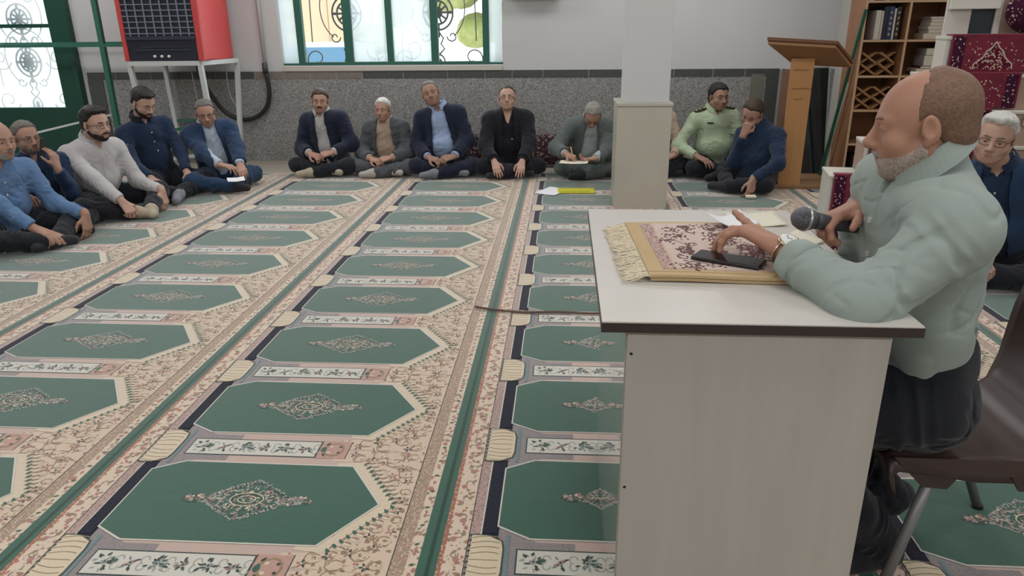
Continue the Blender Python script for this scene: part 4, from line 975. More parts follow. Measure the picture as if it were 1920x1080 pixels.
def hand(W, f, n, thumb, s=1., curl=(.5, .55, .6, .65), spread=.09, th=(.5, .4), k=.006, tf=None):
    """W wrist, f direction of the fingers, n palm normal (away from the palm), thumb direction t; returns prims and finger tips"""
    f = nrm(f); n = nrm(n - f * np.dot(n, f)); t = np.cross(f, n)
    if np.dot(t, thumb) < 0: t = -t
    P = lambda a, b, c: W + (f * a + t * b + n * c) * s
    L = [cone(P(-.03, 0, 0), P(.012, 0, 0), .024 * s, .024 * s, .02, flat=(n, .72))]
    kn = [(.088, .030), (.092, .009), (.087, -.012), (.078, -.031)]; ln = [(.041, .025, .021), (.045, .029, .022), (.042, .027, .021), (.033, .020, .019)]; rd = [.0092, .0094, .0090, .0080]
    for i in range(4):
        a, b = kn[i]
        L.append(cone(P(.010, b * .55, 0), P(a, b, .001), .0150 * s, .0112 * s, .014, flat=(n, .95)))
    L.append(ell(P(.045, .024, .006), A3(.030, .016, .014) * s, np.stack([f, t, n]), .014))       # ball of the thumb
    for i in range(4):
        a, b = kn[i]; p = P(a, b, .001); ang = 0.; sp = (1.5 - i) * spread
        d0 = nrm(f * math.cos(sp) + t * math.sin(sp)); cu = curl[i] if not isinstance(curl[i], tuple) else curl[i]
        cs = cu if isinstance(cu, tuple) else (cu, cu * 1.1, cu * .7)
        for j in range(3):
            ang += cs[j]; d = d0 * math.cos(ang) + n * math.sin(ang); q = p + d * ln[i][j] * s
            L.append(cone(p, q, (rd[i] - j * .0007) * s, (rd[i] - (j + 1) * .0007) * s, (k if j else .010))); p = q
    p = P(.022, .026, .004); d = nrm(f * .62 + t * .70 + n * .30) if tf is None else nrm(f * tf[0] + t * tf[1] + n * tf[2])
    ax = nrm(np.cross(d, f * .8 - t * .5 + n * .35))
    for j, (l_, r1, r2) in enumerate(((.040, .0135, .0115), (.031, .011, .0098), (.025, .0098, .0080))):
        q = p + d * l_ * s; L.append(cone(p, q, r1 * s, r2 * s, .012 if j == 0 else k)); p = q
        if j < 2: d = rot(ax, th[j]) @ d
    return L
def ik(S_, W, l1, l2, hint):
    S_ = np.asarray(S_, float); W = np.asarray(W, float); v = W - S_; L = np.linalg.norm(v)
    if L > (l1 + l2) * .995: W = S_ + v / L * (l1 + l2) * .995; v = W - S_; L = np.linalg.norm(v)
    a = (l1 * l1 - l2 * l2 + L * L) / (2 * L); hh = math.sqrt(max(l1 * l1 - a * a, 0)); u = v / L
    p = nrm(np.asarray(hint, float) - u * np.dot(hint, u)); return S_ + u * a + p * hh, W

# ---------------------------------------------------------------- person materials
def skin(name, c, blot=.85):
    m = mat(name, c, .55, spec=.35, noise=(14, (c[0] * blot, c[1] * blot * .93, c[2] * blot * .92), .3), bump=(180, .12))
    b = m.node_tree.nodes['Principled BSDF']; b.inputs['Subsurface Weight'].default_value = .0
    return m
SK = dict(a=skin('skin_tan', (.41, .245, .18)), b=skin('skin_light', (.49, .31, .24)), c=skin('skin_dark', (.34, .205, .15)), s=skin('skin_weathered', (.42, .225, .155), .8))
M_lip = {k: mat('lips_' + k, c, .5) for k, c in dict(a=(.31, .14, .105), b=(.36, .17, .145), c=(.24, .115, .09), s=(.33, .15, .12)).items()}
M_eye = mat('eye_white', (.36, .33, .31), .3); M_iris = mat('dark_iris', (.02, .012, .008), .1)
def hairm(name, c, c2):
    m = mat(name, c, .6, spec=.35); nt = m.node_tree; b = nt.nodes['Principled BSDF']
    tc = nt.nodes.new('ShaderNodeTexCoord'); mp = nt.nodes.new('ShaderNodeMapping'); mp.inputs['Scale'].default_value = (1, .3, .45); mp.inputs['Rotation'].default_value = (.5, 0, 0)
    n = nt.nodes.new('ShaderNodeTexNoise'); n.inputs['Scale'].default_value = 420; n.inputs['Detail'].default_value = 3
    nt.links.new(tc.outputs['Object'], mp.inputs['Vector']); nt.links.new(mp.outputs['Vector'], n.inputs['Vector'])
    r = nt.nodes.new('ShaderNodeValToRGB'); r.color_ramp.elements[0].position = .35; r.color_ramp.elements[1].position = .65
    r.color_ramp.elements[0].color = (*c, 1); r.color_ramp.elements[1].color = (*c2, 1); nt.links.new(n.outputs['Fac'], r.inputs['Fac']); nt.links.new(r.outputs['Color'], b.inputs['Base Color'])
    bp = nt.nodes.new('ShaderNodeBump'); bp.inputs['Strength'].default_value = .35; bp.inputs['Distance'].default_value = .003
    nt.links.new(n.outputs['Fac'], bp.inputs['Height']); nt.links.new(bp.outputs['Normal'], b.inputs['Normal']); return m
HM = dict(black=hairm('black_hair', (.010, .009, .009), (.025, .022, .02)), brown=hairm('dark_brown_hair', (.035, .022, .016), (.07, .045, .032)), grey=hairm('grey_hair', (.16, .145, .13), (.34, .32, .30)), stub=hairm('grey_brown_stubble', (.25, .185, .15), (.40, .345, .31)), white=hairm('white_hair', (.42, .41, .39), (.62, .61, .59)),
          salt=hairm('salt_and_pepper_hair', (.06, .05, .045), (.22, .20, .18)), thin=hairm('thin_brown_hair', (.135, .075, .05), (.20, .115, .08)))
def cloth(name, c, c2=None, sc=9, bump=(160, .25), rough=.9, sheen=.15): return mat(name, c, rough, spec=.2, sheen=sheen, noise=(sc, c2 or tuple(v * .82 for v in c), .3), bump=bump)
M_frameb = mat('glasses_frame', (.02, .018, .018), .3); M_gl = mat('spectacle_lens', (1, 1, 1), .02, alpha=.12)

def spectacles(parent, c, M, s):
    T_ = lambda x, y, z: tuple(c + M @ A3(x, y, z) * s)
    b = MB(); se = lambda v: math.copysign(abs(v) ** .6, v)
    for sx in (-1, 1):
        b.tube([T_(sx * (.033 + .0245 * se(math.cos(a))), .0965 - .012 * ((.033 + .0245 * se(math.cos(a))) / .057) ** 2, .002 + .0145 * se(math.sin(a))) for a in np.linspace(0, 2 * PI, 24, endpoint=False)], .0014 * s, 6, closed=True)
        b.tube([T_(sx * .057, .084, .008), T_(sx * .072, .06, .009), T_(sx * .081, .0, .009), T_(sx * .079, -.02, -.002)], .0019 * s, 6)
    b.tube([T_(-.010, .094, .006), T_(0, .098, .010), T_(.010, .094, .006)], .0018 * s, 6)
    return b.build('glasses', M_frameb, parent, smooth=True)

M_button = mat('shirt_button', (.5, .48, .44), .4)
from mathutils.bvhtree import BVHTree
def strip_on(obj, fr, pts, wd, name, m, parent, off=.0025, n=5):
    """a band of cloth following the front of a garment; pts = (across, up) from the base of the neck"""
    me = obj.data; co = np.empty(len(me.vertices) * 3, f32); me.vertices.foreach_get('co', co); co = co.reshape(-1, 3)
    if 'bvh' not in _BV or _BV['bvh'][0] != obj.name:
        fi = np.empty(len(me.loops), np.int32); me.loops.foreach_get('vertex_index', fi)
        _BV['bvh'] = (obj.name, BVHTree.FromPolygons([tuple(c) for c in co.tolist()], fi.reshape(-1, 4).tolist()))
    t = _BV['bvh'][1]; NB, rt, fw, up = fr; vs = []; pts = [A3(*p) for p in pts]; fine = []
    for a, b in zip(pts[:-1], pts[1:]):
        k = max(1, int(np.linalg.norm(b - a) / .012)); fine += [a + (b - a) * i / k for i in range(k)]
    fine.append(pts[-1]); rows = []
    for i, p in enumerate(fine):
        d = nrm(fine[min(i + 1, len(fine) - 1)] - fine[max(i - 1, 0)]); nx = A3(-d[1], d[0]); row = []
        for j in range(n):
            q = p + nx * wd * (j / (n - 1) - .5); o = NB + rt * q[0] + up * q[1]; h = t.ray_cast(Vector(o + fw * .4), Vector(-fw))
            if h[0] is None: row = None; break
            row.append((np.array(h[0]), np.array(h[1])))
        if row and rows and abs(float(np.mean([(x_[0] - y_[0]) @ fw for x_, y_ in zip(row, rows[-1])]))) > .011: break
        rows.append(row)
    rows = [r_ for r_ in rows if r_]
    if len(rows) < 2: return None
    for lv in (off, -.004):
        for r_ in rows:
            for j, (p, nn) in enumerate(r_): vs.append(p + fw * lv)
    m_ = len(rows); fs = []; N = m_ * n
    for i in range(m_ - 1):
        for j in range(n - 1):
            a = i * n + j; fs += [(a, a + 1, a + n + 1, a + n), (N + a + n, N + a + n + 1, N + a + 1, N + a)]
        for j in (0, n - 1): a = i * n + j; fs.append((a, a + n, N + a + n, N + a))
    for i in (0, m_ - 1):
        for j in range(n - 1): a = i * n + j; fs.append((a, N + a, N + a + 1, a + 1))
    return MB().add(vs, fs).build(name, m, parent, smooth=False)
_BV = {}
M_sockd = cloth('dark_sock', (.03, .032, .038))
def person(name, label, at, face, head, pose, look, group=None):
    """at = floor point under the pelvis (world x, y); face = world heading of the body (degrees, 0 = towards -Y);
       head = dict(pos world, yaw, pitch, roll); pose/look = dictionaries"""
    phi = math.radians(face)                 # heading: forward = (sin phi, -cos phi)
    rz = PI + phi
    root = empty('person', (at[0], at[1], 0), rz, label, 'person', group)
    Rw = np.array([[math.cos(rz), -math.sin(rz), 0], [math.sin(rz), math.cos(rz), 0], [0, 0, 1]]); base = A3(at[0], at[1], 0)
    W2L = lambda p: Rw.T @ (np.asarray(p, float) - base)
    g = pose.get; s = g('s', 1.)
    hc = W2L(head['pos'])
    yaw, pit, rol = [math.radians(v) for v in head.get('ypr', (0, 0, 0))]
    MH = rot((0, 0, 1), yaw) @ rot((1, 0, 0), -pit) @ rot((0, 1, 0), rol)      # columns right, forward, up; pitch > 0 looks down
    hs = s * head.get('s', 1.)
    NB = g('neck'); NB = hc + MH @ A3(0, -.030, -.080) * hs + A3(0, -.020, -.040) * s if NB is None else W2L(NB)   # base of the neck
    pz = g('pz', .115 * s); PEL = A3(0, 0, pz) + A3(*g('pel', (0, 0, 0)))
    up = nrm(NB - PEL); sy = math.radians(g('twist', 0)); rt = nrm(A3(math.cos(sy), math.sin(sy), 0)); rt = nrm(rt - up * np.dot(rt, up)); tilt = math.radians(g('tilt', 0)); rt = rot(np.cross(up, rt), -tilt) @ rt; fw = np.cross(up, rt)
    sw = g('sw', .185) * s; fat = g('fat', 0.)
    SH = {-1: NB - rt * sw - up * .083 * s + fw * g('shf', .0), 1: NB + rt * sw - up * .083 * s + fw * g('shf', .0)}
    BM_ = np.stack([rt, fw, up])
    torso = [ell(PEL, A3(.165 + fat, .125 + fat, .125) * s, BM_, .05), ell(PEL + (NB - PEL) * .36 + fw * (.02 + fat), A3(.150 + fat, .115 + fat * 1.3, .15) * s, BM_, .06), ell(PEL + (NB - PEL) * .72 + fw * .005, A3(.160 + fat * .6, .112 + fat * .6, .165) * s, BM_, .06),
             cone(SH[-1] + rt * .03, SH[1] - rt * .03, 0.060 * s, .060 * s, .045), cone(NB - up * .046 * s, SH[-1] + rt * .02, .044 * s, .052 * s, .04), cone(NB - up * .046 * s, SH[1] - rt * .02, .044 * s, .052 * s, .04)]
    neck = [cone(NB - up * .03, hc + MH @ A3(0, -.022, -.045) * hs, .060 * s, .054 * hs, .025)]
    arms = {}; hands = []; l1, l2 = .285 * s * g('al', 1), .255 * s * g('al', 1); wr = {}
    for sd, key in ((-1, 'L'), (1, 'R')):
        a = g('arm' + key)
        if a is None: continue
        Wt = W2L(a['w']); hint = Rw.T @ A3(*a['hint']) if 'hint' in a else (rt * sd * .7 - up * .6 - fw * .3)
        EL, Wt = ik(SH[sd], Wt, l1, l2, hint); wr[sd] = (EL, Wt)
        arms[sd] = [cone(SH[sd], EL, .056 * s, .043 * s, .035), cone(EL, Wt, .043 * s, .027 * s, .02)]
        fd = Rw.T @ A3(*a['f']) if 'f' in a else nrm(Wt - EL); nn = Rw.T @ A3(*a['n']); tt = Rw.T @ A3(*a['t']) if 't' in a else -rt * sd
        hands += hand(Wt + fd * .012 * s, nrm(fd), nn, tt, s * a.get('hs', 1), a.get('curl', (.5, .55, .6, .65)), a.get('spread', .07), a.get('th', (.5, .4)), tf=a.get('tf'))
    legs = {}; feet = {}
    for sd, key in ((-1, 'L'), (1, 'R')):
        d = g('leg' + key) or {}
        K_ = W2L(d['k']) if 'k' in d else A3(sd * .285, .285, .115) * s; An = W2L(d['a']) if 'a' in d else A3(-sd * .05, .38 - .06 * (sd > 0), .065 + (.015 if sd > 0 else 0)) * s
        T_ = W2L(d['t']) if 't' in d else An + nrm(A3(-sd * .75, .25, -.08)) * .17 * s
        HP = PEL + A3(sd * .085, .02, -.01) * s; tr = g('thr', 1.)
        legs[sd] = [cone(HP, K_, .092 * s * tr, .064 * s * tr, .04), cone(K_, An, .064 * s * tr, .042 * s, .03)]
        fdn = nrm(T_ - An); feet[sd] = [cone(An, An + fdn * .05, .036 * s, .036 * s, .03), cone(An + fdn * .03, T_, .036 * s, .024 * s, .03)]
        heel = An - fdn * .03; feet[sd].append(ell(heel, A3(.032, .032, .030) * s, None, .03))
    hb = g('h', .0052); hcl = g('hc', .0068)
    sk = look.get('skin', 'a')
    body = torso + neck + head_prims(hc, MH, hs, look.get('nose', 1.), look.get('jowl', 0.), look.get('lid', 0)) + sum(arms.values(), []) + hands + legs[-1] + legs[1] + feet[-1] + feet[1]
    lipc = MH.T
    def cls(c):
        q = ((c - hc) @ MH) / hs
        lip = (np.abs(q[:, 0]) < .0215) & (q[:, 1] > .084) & (q[:, 1] < .108) & (np.abs(q[:, 2] + .0605) < .0115 - .012 * (np.abs(q[:, 0]) / .0215) ** 2)
        return lip.astype(int)
    bo = make('body', body, hb, [SK[sk], M_lip[sk]], root, classify=cls)
    # eyes
    gaze = A3(*look.get('gaze', (0, 1, -.05)))
    for sx in (-1, 1):
        if look.get('closed'): break
        ec = hc + MH @ A3(sx * .031, .0715, .0025) * hs
        e = MB().ell(ec, tuple(A3(.0130, .0130, .0080) * hs), 14, 10, 0, Matrix(MH.tolist()))
        ic = ec + MH @ (nrm(gaze) * A3(.0095, .0103, .004)) * hs; e.ell(ic, tuple(A3(.0060, .0040, .0058) * hs), 12, 8, 1, Matrix(MH.tolist()))
        e.build('eye', [M_eye, M_iris], bo, smooth=True)
    hp = head_prims(hc, MH, hs, 1, look.get('jowl', 0.)); HL = lambda x, y, z: hc + MH @ A3(x, y, z) * hs
    loc = lambda q: ((q - hc.astype(f32)) @ MH.astype(f32)) / hs
    # eyebrows
    if look.get('lid'):
        pass
    if look.get('brow', True):
        bm_ = HM[look.get('browm', look.get('hair', 'black') if look.get('hair') not in ('white', 'grey', 'thin') else 'salt')]
        pr = []; br_ = look.get('browr', .0034)
        for sx in (-1, 1): pr += [cone(HL(sx * .013, .0960, .0280), HL(sx * .034, .0900, .0315), br_ * hs, br_ * hs, .004), cone(HL(sx * .034, .0900, .0315), HL(sx * .052, .0735, .0265), br_ * hs, .0014 * hs, .004)]
        make('eyebrow', pr, min(hb, .0028), bm_, bo) if hb < .004 else make('eyebrow', pr, .0026, bm_, bo)
    # hair
    hr = look.get('hair')
    if hr:
        th_ = look.get('hth', .010); hd0 = look.get('hdisp', .0016); c0, m0, y0 = look.get('line', (.0, .85, .2))
        pr = [ell(HL(0, -.014, .045), A3(.0755 + th_ * .8, .094 + th_ * .7, .079 + th_) * hs, MH.T, .01)]
        pr += [ell(HL(0, -.045, -.01), A3(.066 + th_ * .5, .060 + th_ * .5, .07) * hs, MH.T, .02)]
        pr += [dict(p_, k=.012) for p_ in grow(hp[:2], th_ * .8 * hs)]
        if look.get('quiff'): pr.append(ell(HL(*look['quiff'][0]), A3(*look['quiff'][1]) * hs, MH.T, .02))
        hw = wob(len(label) + 3, 75, .006)
        line_ = lambda q: (lambda l: np.maximum((c0 + m0 * l[..., 1] - l[..., 2]) + look.get('temple', .42) * np.abs(l[..., 0]) * np.clip((l[..., 1] - .015) / .04, 0, 1), l[..., 1] - y0 + look.get('slant', 0) * l[..., 2]) * hs * .75)(loc(q)) + hw(q) * look.get('hedge', 1.)
        pr.append(fnp(line_, hc, 1e9, .008, 'i')); hwb_a = wob(len(label), 150, hd0); hwb_b = wob(len(label) + 1, 55, hd0 * 1.6); hwb = lambda q: hwb_a(q) + hwb_b(q)
        hdisp_ = lambda q: hwb(q) + np.clip(1 + line_(q) / .022, 0, 1) * (th_ + .002) * hs
        if look.get('tonsure'): pr.append(fnp(lambda q: (lambda l: .062 - np.sqrt((l[..., 0]) ** 2 * .8 + (l[..., 1] - .03) ** 2 * .55 + (l[..., 2] - .125) ** 2))(loc(q)) * -1 * hs * 1., hc, 1e9, .006, 's'))
        for sx in (-1, 1): pr.append(ell(HL(sx * .082, -.004, -.003), A3(.017, .020, .034) * hs, MH.T, .006, 's'))
        make('hair', pr, min(hb, .0045), HM[hr], root, disp=hdisp_)
    fz = look.get('beard')
    if fz:
        mt_, e_, low = fz       # material, thickness, kind
        pr = grow([p for p in hp[:7] if p['op'] == 'u'], e_ * hs) + grow([p for p in hp if p['op'] == 'u' and p['t'] == 'c'][2:5], e_ * hs)
        pr = grow(hp[:4], e_ * hs) + grow([hp[4 + 3 * i + 2] for i in (0, 1)] + [hp[4 + 3 * i + 1] for i in (0, 1)], e_ * hs) + [ell(HL(0, .079, -.056), A3(.030 + e_, .018 + e_, .022 + e_) * hs, MH.T, .02)]
        def keep(q):
            l = loc(q); x, y, z = np.abs(l[..., 0]), l[..., 1], l[..., 2]
            cheek = z - (-.047 + .80 * np.clip(.045 - y, 0, .062) - .15 * np.clip(y - .05, 0, .04))   # upper edge rises to the sideburn
            if low == 'full': d = cheek
            else: d = np.maximum(cheek, .058 - y - .0)                                # round the mouth only
            mo = .0125 - np.sqrt((x * .55) ** 2 + (z + .0605) ** 2)                     # the mouth
            nz = np.where(y > .06, (z + .0415), -1) * np.where(x < .03, 1, -1)
            d = np.maximum(d, np.where((y > .07) & (x < .021), np.maximum(mo * 1.0, -1), -1))
            d = np.maximum(d, -.012 - y + .0)
            return d * hs
        pr.append(fnp(keep, hc, 1e9, .004, 'i')); bw_ = wob(3, 300, look.get('bdisp', .0012))
        make('beard', pr, min(hb, .0036), HM[mt_], root, disp=lambda q: bw_(q) + np.clip(1 + keep(q) / .022, 0, 1) * (e_ + .0015))
    if look.get('moustache'):
        pr = [cone(HL(sx * .002, .0990, -.0470), HL(sx * .020, .0925, -.0505), .0060 * hs, .0062 * hs, .005) for sx in (-1, 1)] + [cone(HL(sx * .020, .0925, -.0505), HL(sx * .034, .0810, -.0590), .0062 * hs, .0040 * hs, .005) for sx in (-1, 1)]
        make('moustache', pr, min(hb, .0028), HM[look['moustache']], root, disp=wob(5, 300, .0008))
    if look.get('glasses'): spectacles(root, hc, MH, hs)
    # ---------------- clothes
    sd0 = len(label) + int(abs(at[0]) * 13)
    fo = lambda a, i: (a, .052 * s, sd0 + i, 0)
    def sleeves(e, stop, i0, am=look.get('am', .004)):
        out = []; ends = []
        for sd in arms:
            EL, Wt = wr[sd]; ax = nrm(Wt - EL); end = EL + (Wt - EL) * stop
            out.append(cone(SH[sd], EL, .056 * s + e, .045 * s + e, .05, fold=(am, .11, sd0 + i0 + sd, 0)))
            out.append(cone(EL, end, .045 * s + e, .030 * s + e * 1.1 + .004, .05, fold=(am * .9, .085, sd0 * 2 + sd, 0), cap=0.)); ends.append((end, ax, sd))
        return out, ends
    def cuts(ends, pad=.0):
        o = []
        for end, ax, sd in ends:
            e_, a_ = end.astype(f32), ax.astype(f32)
            def fn(q, e_=e_, a_=a_):      # removes the rounded cap beyond the cuff
                d = q - e_; t_ = d @ a_; rr_ = np.sqrt(np.maximum((d * d).sum(-1) - t_ * t_, 0)); return np.maximum(-(t_ - pad), rr_ - .075)
            o.append(fnp(fn, end + ax * .03, .11, .003, 's'))
        return o
    ndir = nrm(hc + MH @ A3(0, -.02, -.05) * hs - NB) * .4 + up * .6 if look.get('cdir') is None else nrm(up + fw * look['cdir'])
    ndir = nrm(ndir)
    def collar(e, hgt, vdep):
        a_, n_ = NB.astype(f32), ndir.astype(f32); f_ = fw.astype(f32); r_ = rt.astype(f32); tp = (NB + ndir * hgt).astype(f32)
        cr_ = cone(NB - ndir * .02, NB + ndir * (hgt + .05), .066 * s + e, .062 * s + e, .012)
        def cut(q):
            d = q - a_; t_ = d @ n_; v = d - t_[..., None] * n_; rad = np.sqrt((v * v).sum(-1)); fr = v @ f_
            return np.maximum(-(t_ - hgt + .18 * fr), rad - .10)
        def vee(q):
            d = q - a_; t_ = d @ up.astype(f32); x = np.abs(d @ r_); y = d @ f_
            return np.maximum(np.maximum(x - (.004 + np.maximum(t_ + vdep, 0) * .42), -y + .01), -(t_ + vdep))
        return cr_, [fnp(cut, NB + ndir * (hgt + .06), .13, .003, 's'), fnp(vee, NB + fw * .06, .16, .004, 's')]
    top = look['top']; e1 = .010 + .004 * (look.get('loose', 0))
    if 'jacket' in look: e1 = .007
    tf1 = wob(sd0, 24, .0045); tf2 = rwob(sd0 + 3, 30, .005); trunk_fold = look.get('fold') or (lambda q: tf1(q) + tf2(q))
    has_jacket = 'jacket' in look
    sl, ends = sleeves(e1, .95 if has_jacket else look.get('cuff', .93), 1)
    cr_, cc_ = collar(.003, .052 * s, look.get('vneck', .03))
    tuck = look.get('hem', .0)
    tf0 = trunk_fold; hz = (PEL + up * (tuck - .015)).astype(f32); uu_ = up.astype(f32)
    nbf = (NB + ndir * .02).astype(f32)
    trunk_fold = lambda q: tf0(q) * (np.clip(((q - hz) @ uu_) / .07, .12, 1) if not has_jacket else 1) * np.clip((np.sqrt(((q - nbf) ** 2).sum(-1)) - .08) / .06, .03, 1)
    lowc = [fnp(lambda q: ((PEL + up * (tuck - .015)).astype(f32) - q) @ up.astype(f32), hc, 1e9, .004, 'i')]
    # shirt: trunk, sleeves and collar, cut at the cuffs, the neckline and the hem
    pr = grow(torso, e1) + [cr_] + sl + lowc + cc_
    if look.get('placket'): pass
    sh = make('shirt', pr, hcl if not has_jacket else hcl, top, root, disp=trunk_fold)
    if not look.get('nocollar'):
        # collar leaves standing on the neckline and folded outwards
        b = MB(); up_ = up
        for sx in (-1, 1):
            row = []
            for k in range(21):
                a_ = math.radians(178 - k * 8.08); dirv = rt * sx * math.sin(a_) + fw * math.cos(a_)
                dirv = nrm(dirv - ndir * np.dot(dirv, ndir)); q_ = k / 20
                cs_ = look.get('csc', 1.); rad = (.0765 + .002 * q_) * s; hgt_ = (.064 * (.5 + .5 * cs_) - .014 * q_ ** 2 - .020 * math.cos(a_) * .3) * s
                p0 = NB + ndir * hgt_ + dirv * rad
                wd = (.036 + .020 * q_ ** 3) * s * cs_
                p1 = p0 - ndir * wd * .86 + dirv * (wd * .34) + rt * sx * .012 * q_ ** 3 * s
                row.append((p0, p1, dirv))
            vs = []
            for p0, p1, dv in row: vs += [p0, p1, p1 - dv * .004 - ndir * .002, p0 - dv * .006]
            fs = []
            for k in range(20):
                for j in range(4):
                    q_ = (k * 4 + j, k * 4 + (j + 1) % 4, (k + 1) * 4 + (j + 1) % 4, (k + 1) * 4 + j); fs.append(q_ if sx > 0 else q_[::-1])
            fs += [(0, 1, 2, 3), (80, 81, 82, 83)]
            b.add(vs, fs)
        b.build('collar', look.get('collar', top), sh, auto=.7)
    fr0 = (NB, rt, fw, up)
    if look.get('placket', True) and not look.get('nocollar'):
        pts = [(0.0, -.035 - .02 * k) for k in range(int((look.get('pl', .36) * s) / .02))]
        strip_on(sh, fr0, pts, .028, 'placket', top, sh)
        for k in range(1, int(look.get('pl', .36) * s / .085)): strip_on(sh, fr0, [(.0, -.02 - .085 * k), (.0, -.031 - .085 * k)], .010, 'button', M_button, sh, .005)
    for nm_, m_, pts, wd in look.get('patches', []): strip_on(sh, fr0, pts, wd, nm_, m_, root if nm_ != 'pocket' else sh, .004)
    if has_jacket:
        jm = look['jacket']; e2 = .029; wj = look.get('open', (.032, .075)); Lz = look.get('jl', .44) * s
        a_, u_, f_, r_ = NB.astype(f32), up.astype(f32), fw.astype(f32), rt.astype(f32)
        def vee(q):
            d = q - a_; z_ = d @ u_; x = np.abs(d @ r_); y = d @ f_; t_ = np.clip(-z_ / Lz, -.2, 1.3)
            return np.maximum(x - (wj[0] + .022 + (wj[1] - wj[0]) * t_), -y + .0)
        nk = cone(NB - ndir * .03, NB + ndir * .07, .072 * s, .070 * s, .01, 's')
        sj, ej = sleeves(e2 - .004, .86, 7, .0045)
        lp = []
        for sx in (-1, 1):      # lapels
            yy = .112 * s + e2 + fat * .6
            pA = NB + ndir * .02 + rt * sx * .072 * s + fw * .01; pB = NB - up * .10 * s + rt * sx * (wj[0] + .055) + fw * (.098 + fat * .5) * s; pC = NB - up * .30 * s + rt * sx * (wj[0] + (wj[1] - wj[0]) * .65 + .034) + fw * (.135 + fat * 1.1) * s
            lp += [cone(NB - fw * .068 * s + ndir * .028, pA, .012, .013, .012), cone(pA, pB, .013, .026, .008, flat=(fw, .42)), cone(pB, pC, .026, .008, .008, flat=(fw, .42))]
        pr = grow(torso, e2) + sj + lp + [nk, fnp(vee, NB - up * .2, .48, .006, 's')] + [fnp(lambda q: ((PEL - up * .05 * s).astype(f32) - q) @ up.astype(f32), hc, 1e9, .01, 'i')]
        make('jacket', pr, hcl, jm, root, disp=(lambda j1, j2: (lambda q: j1(q) + j2(q)))(wob(sd0 + 2, 20, .005), rwob(sd0 + 4, 24, .006)))
    lg = legs[-1] + legs[1]; e3 = .013
    pr = [ell(PEL, A3(.165 + fat, .125 + fat, .125) * s + e3 * .6, BM_, .05), ell(PEL + (NB - PEL) * .2, A3(.155 + fat, .118 + fat, .10) * s + .004, BM_, .05)]
    for i, p in enumerate(lg):
        q = dict(p); q['ra'] += e3; q['rb'] += e3 + (.004 if i % 2 else 0); q['R'] += .02; q['fold'] = (.007, .13 if i % 2 == 0 else .10, sd0 + i, 0); q['cap'] = -.03 if i % 2 else None; pr.append(q)
    make('trousers', pr, hcl, look['trousers'], root, disp=(lambda j1, j2: (lambda q: j1(q) + j2(q)))(wob(sd0 + 5, 22, .005), rwob(sd0 + 6, 24, .006)))
    for sd in (-1, 1):
        if look.get('nofoot') == sd: continue
        make(look.get('foot', 'sock'), grow(feet[sd], .0085), .006, look.get('sock', M_sockd), root)
    info = dict(root=root, hc=hc, MH=MH, hs=hs, NB=NB, up=up, rt=rt, fw=fw, W2L=W2L, Rw=Rw, wr=wr, s=s, ndir=ndir, SH=SH)
    return info

# ================================================================ the seated men along the back wall
def R_(p): return p
NAVY = cloth('navy_suit_cloth', (.012, .017, .036)); BLACKC = cloth('black_cloth', (.012, .013, .019)); NAVY2 = cloth('blue_jacket_cloth', (.018, .042, .095)); NAVY3 = cloth('dark_navy_shirt_cloth', (.014, .030, .068))
GREYS = cloth('grey_suit_cloth', (.075, .082, .092)); GREYG = cloth('green_grey_suit_cloth', (.105, .125, .122)); GREYT = cloth('grey_trouser_cloth', (.082, .086, .10)); DTR = cloth('dark_trouser_cloth', (.014, .016, .023))
WSH = cloth('off_white_shirt_cloth', (.50, .49, .48)); TAN = cloth('tan_shirt_cloth', (.42, .32, .24)); LBL = cloth('light_blue_shirt_cloth', (.34, .44, .66)); PBL = cloth('pale_blue_shirt_cloth', (.42, .48, .58)); GWH = cloth('pale_grey_shirt_cloth', (.40, .45, .46))
SOCKW = cloth('pale_sock', (.42, .41, .38)); SOCKT = cloth('beige_sock', (.42, .36, .27)); SOCKG = cloth('grey_sock', (.20, .21, .24))
MINT = cloth('mint_shirt_cloth', (.285, .335, .312), (.26, .31, .285), 5, (320, .12)); OFFG = cloth('officer_green_cloth', (.42, .51, .36)); BLU = cloth('washed_blue_shirt_cloth', (.085, .165, .32), (.13, .22, .38), 14)
def striped(name, c, c2, sc):
    m = mat(name, c, .9, spec=.2, sheen=.1); nt = m.node_tree; b = nt.nodes['Principled BSDF']
    tc = nt.nodes.new('ShaderNodeTexCoord'); wv = nt.nodes.new('ShaderNodeTexWave'); wv.inputs['Scale'].default_value = sc; wv.inputs['Distortion'].default_value = .6; wv.inputs['Detail'].default_value = 1; wv.bands_direction = 'X'
    nt.links.new(tc.outputs['Object'], wv.inputs['Vector']); r = nt.nodes.new('ShaderNodeValToRGB'); r.color_ramp.elements[0].position = .55; r.color_ramp.elements[1].position = .8
    r.color_ramp.elements[0].color = (*c, 1); r.color_ramp.elements[1].color = (*c2, 1); nt.links.new(wv.outputs['Fac'], r.inputs['Fac']); nt.links.new(r.outputs['Color'], b.inputs['Base Color']); return m
STR = striped('striped_shirt_cloth', (.50, .48, .48), (.40, .385, .40), 24)
LAP = dict(curl=(.75, .8, .85, .9), spread=.05, th=(.5, .5))
def lap(xl, xr, y, z, zr=None, **k):
    """hands meeting in the lap of a man who faces the camera: his left hand is at the greater x"""
    a = dict(LAP); a.update(k)
    return dict(armR=dict(w=(xl, y + .05, z), f=(.85, -.5, -.12), n=(.15, .25, -.9), t=(.2, -.6, .7), **a), armL=dict(w=(xr, y + .04, zr or z + .012), f=(-.85, -.5, -.12), n=(-.15, .5, -.8), t=(-.2, -.5, .8), **a))
G = 'men seated cross-legged along the back wall'
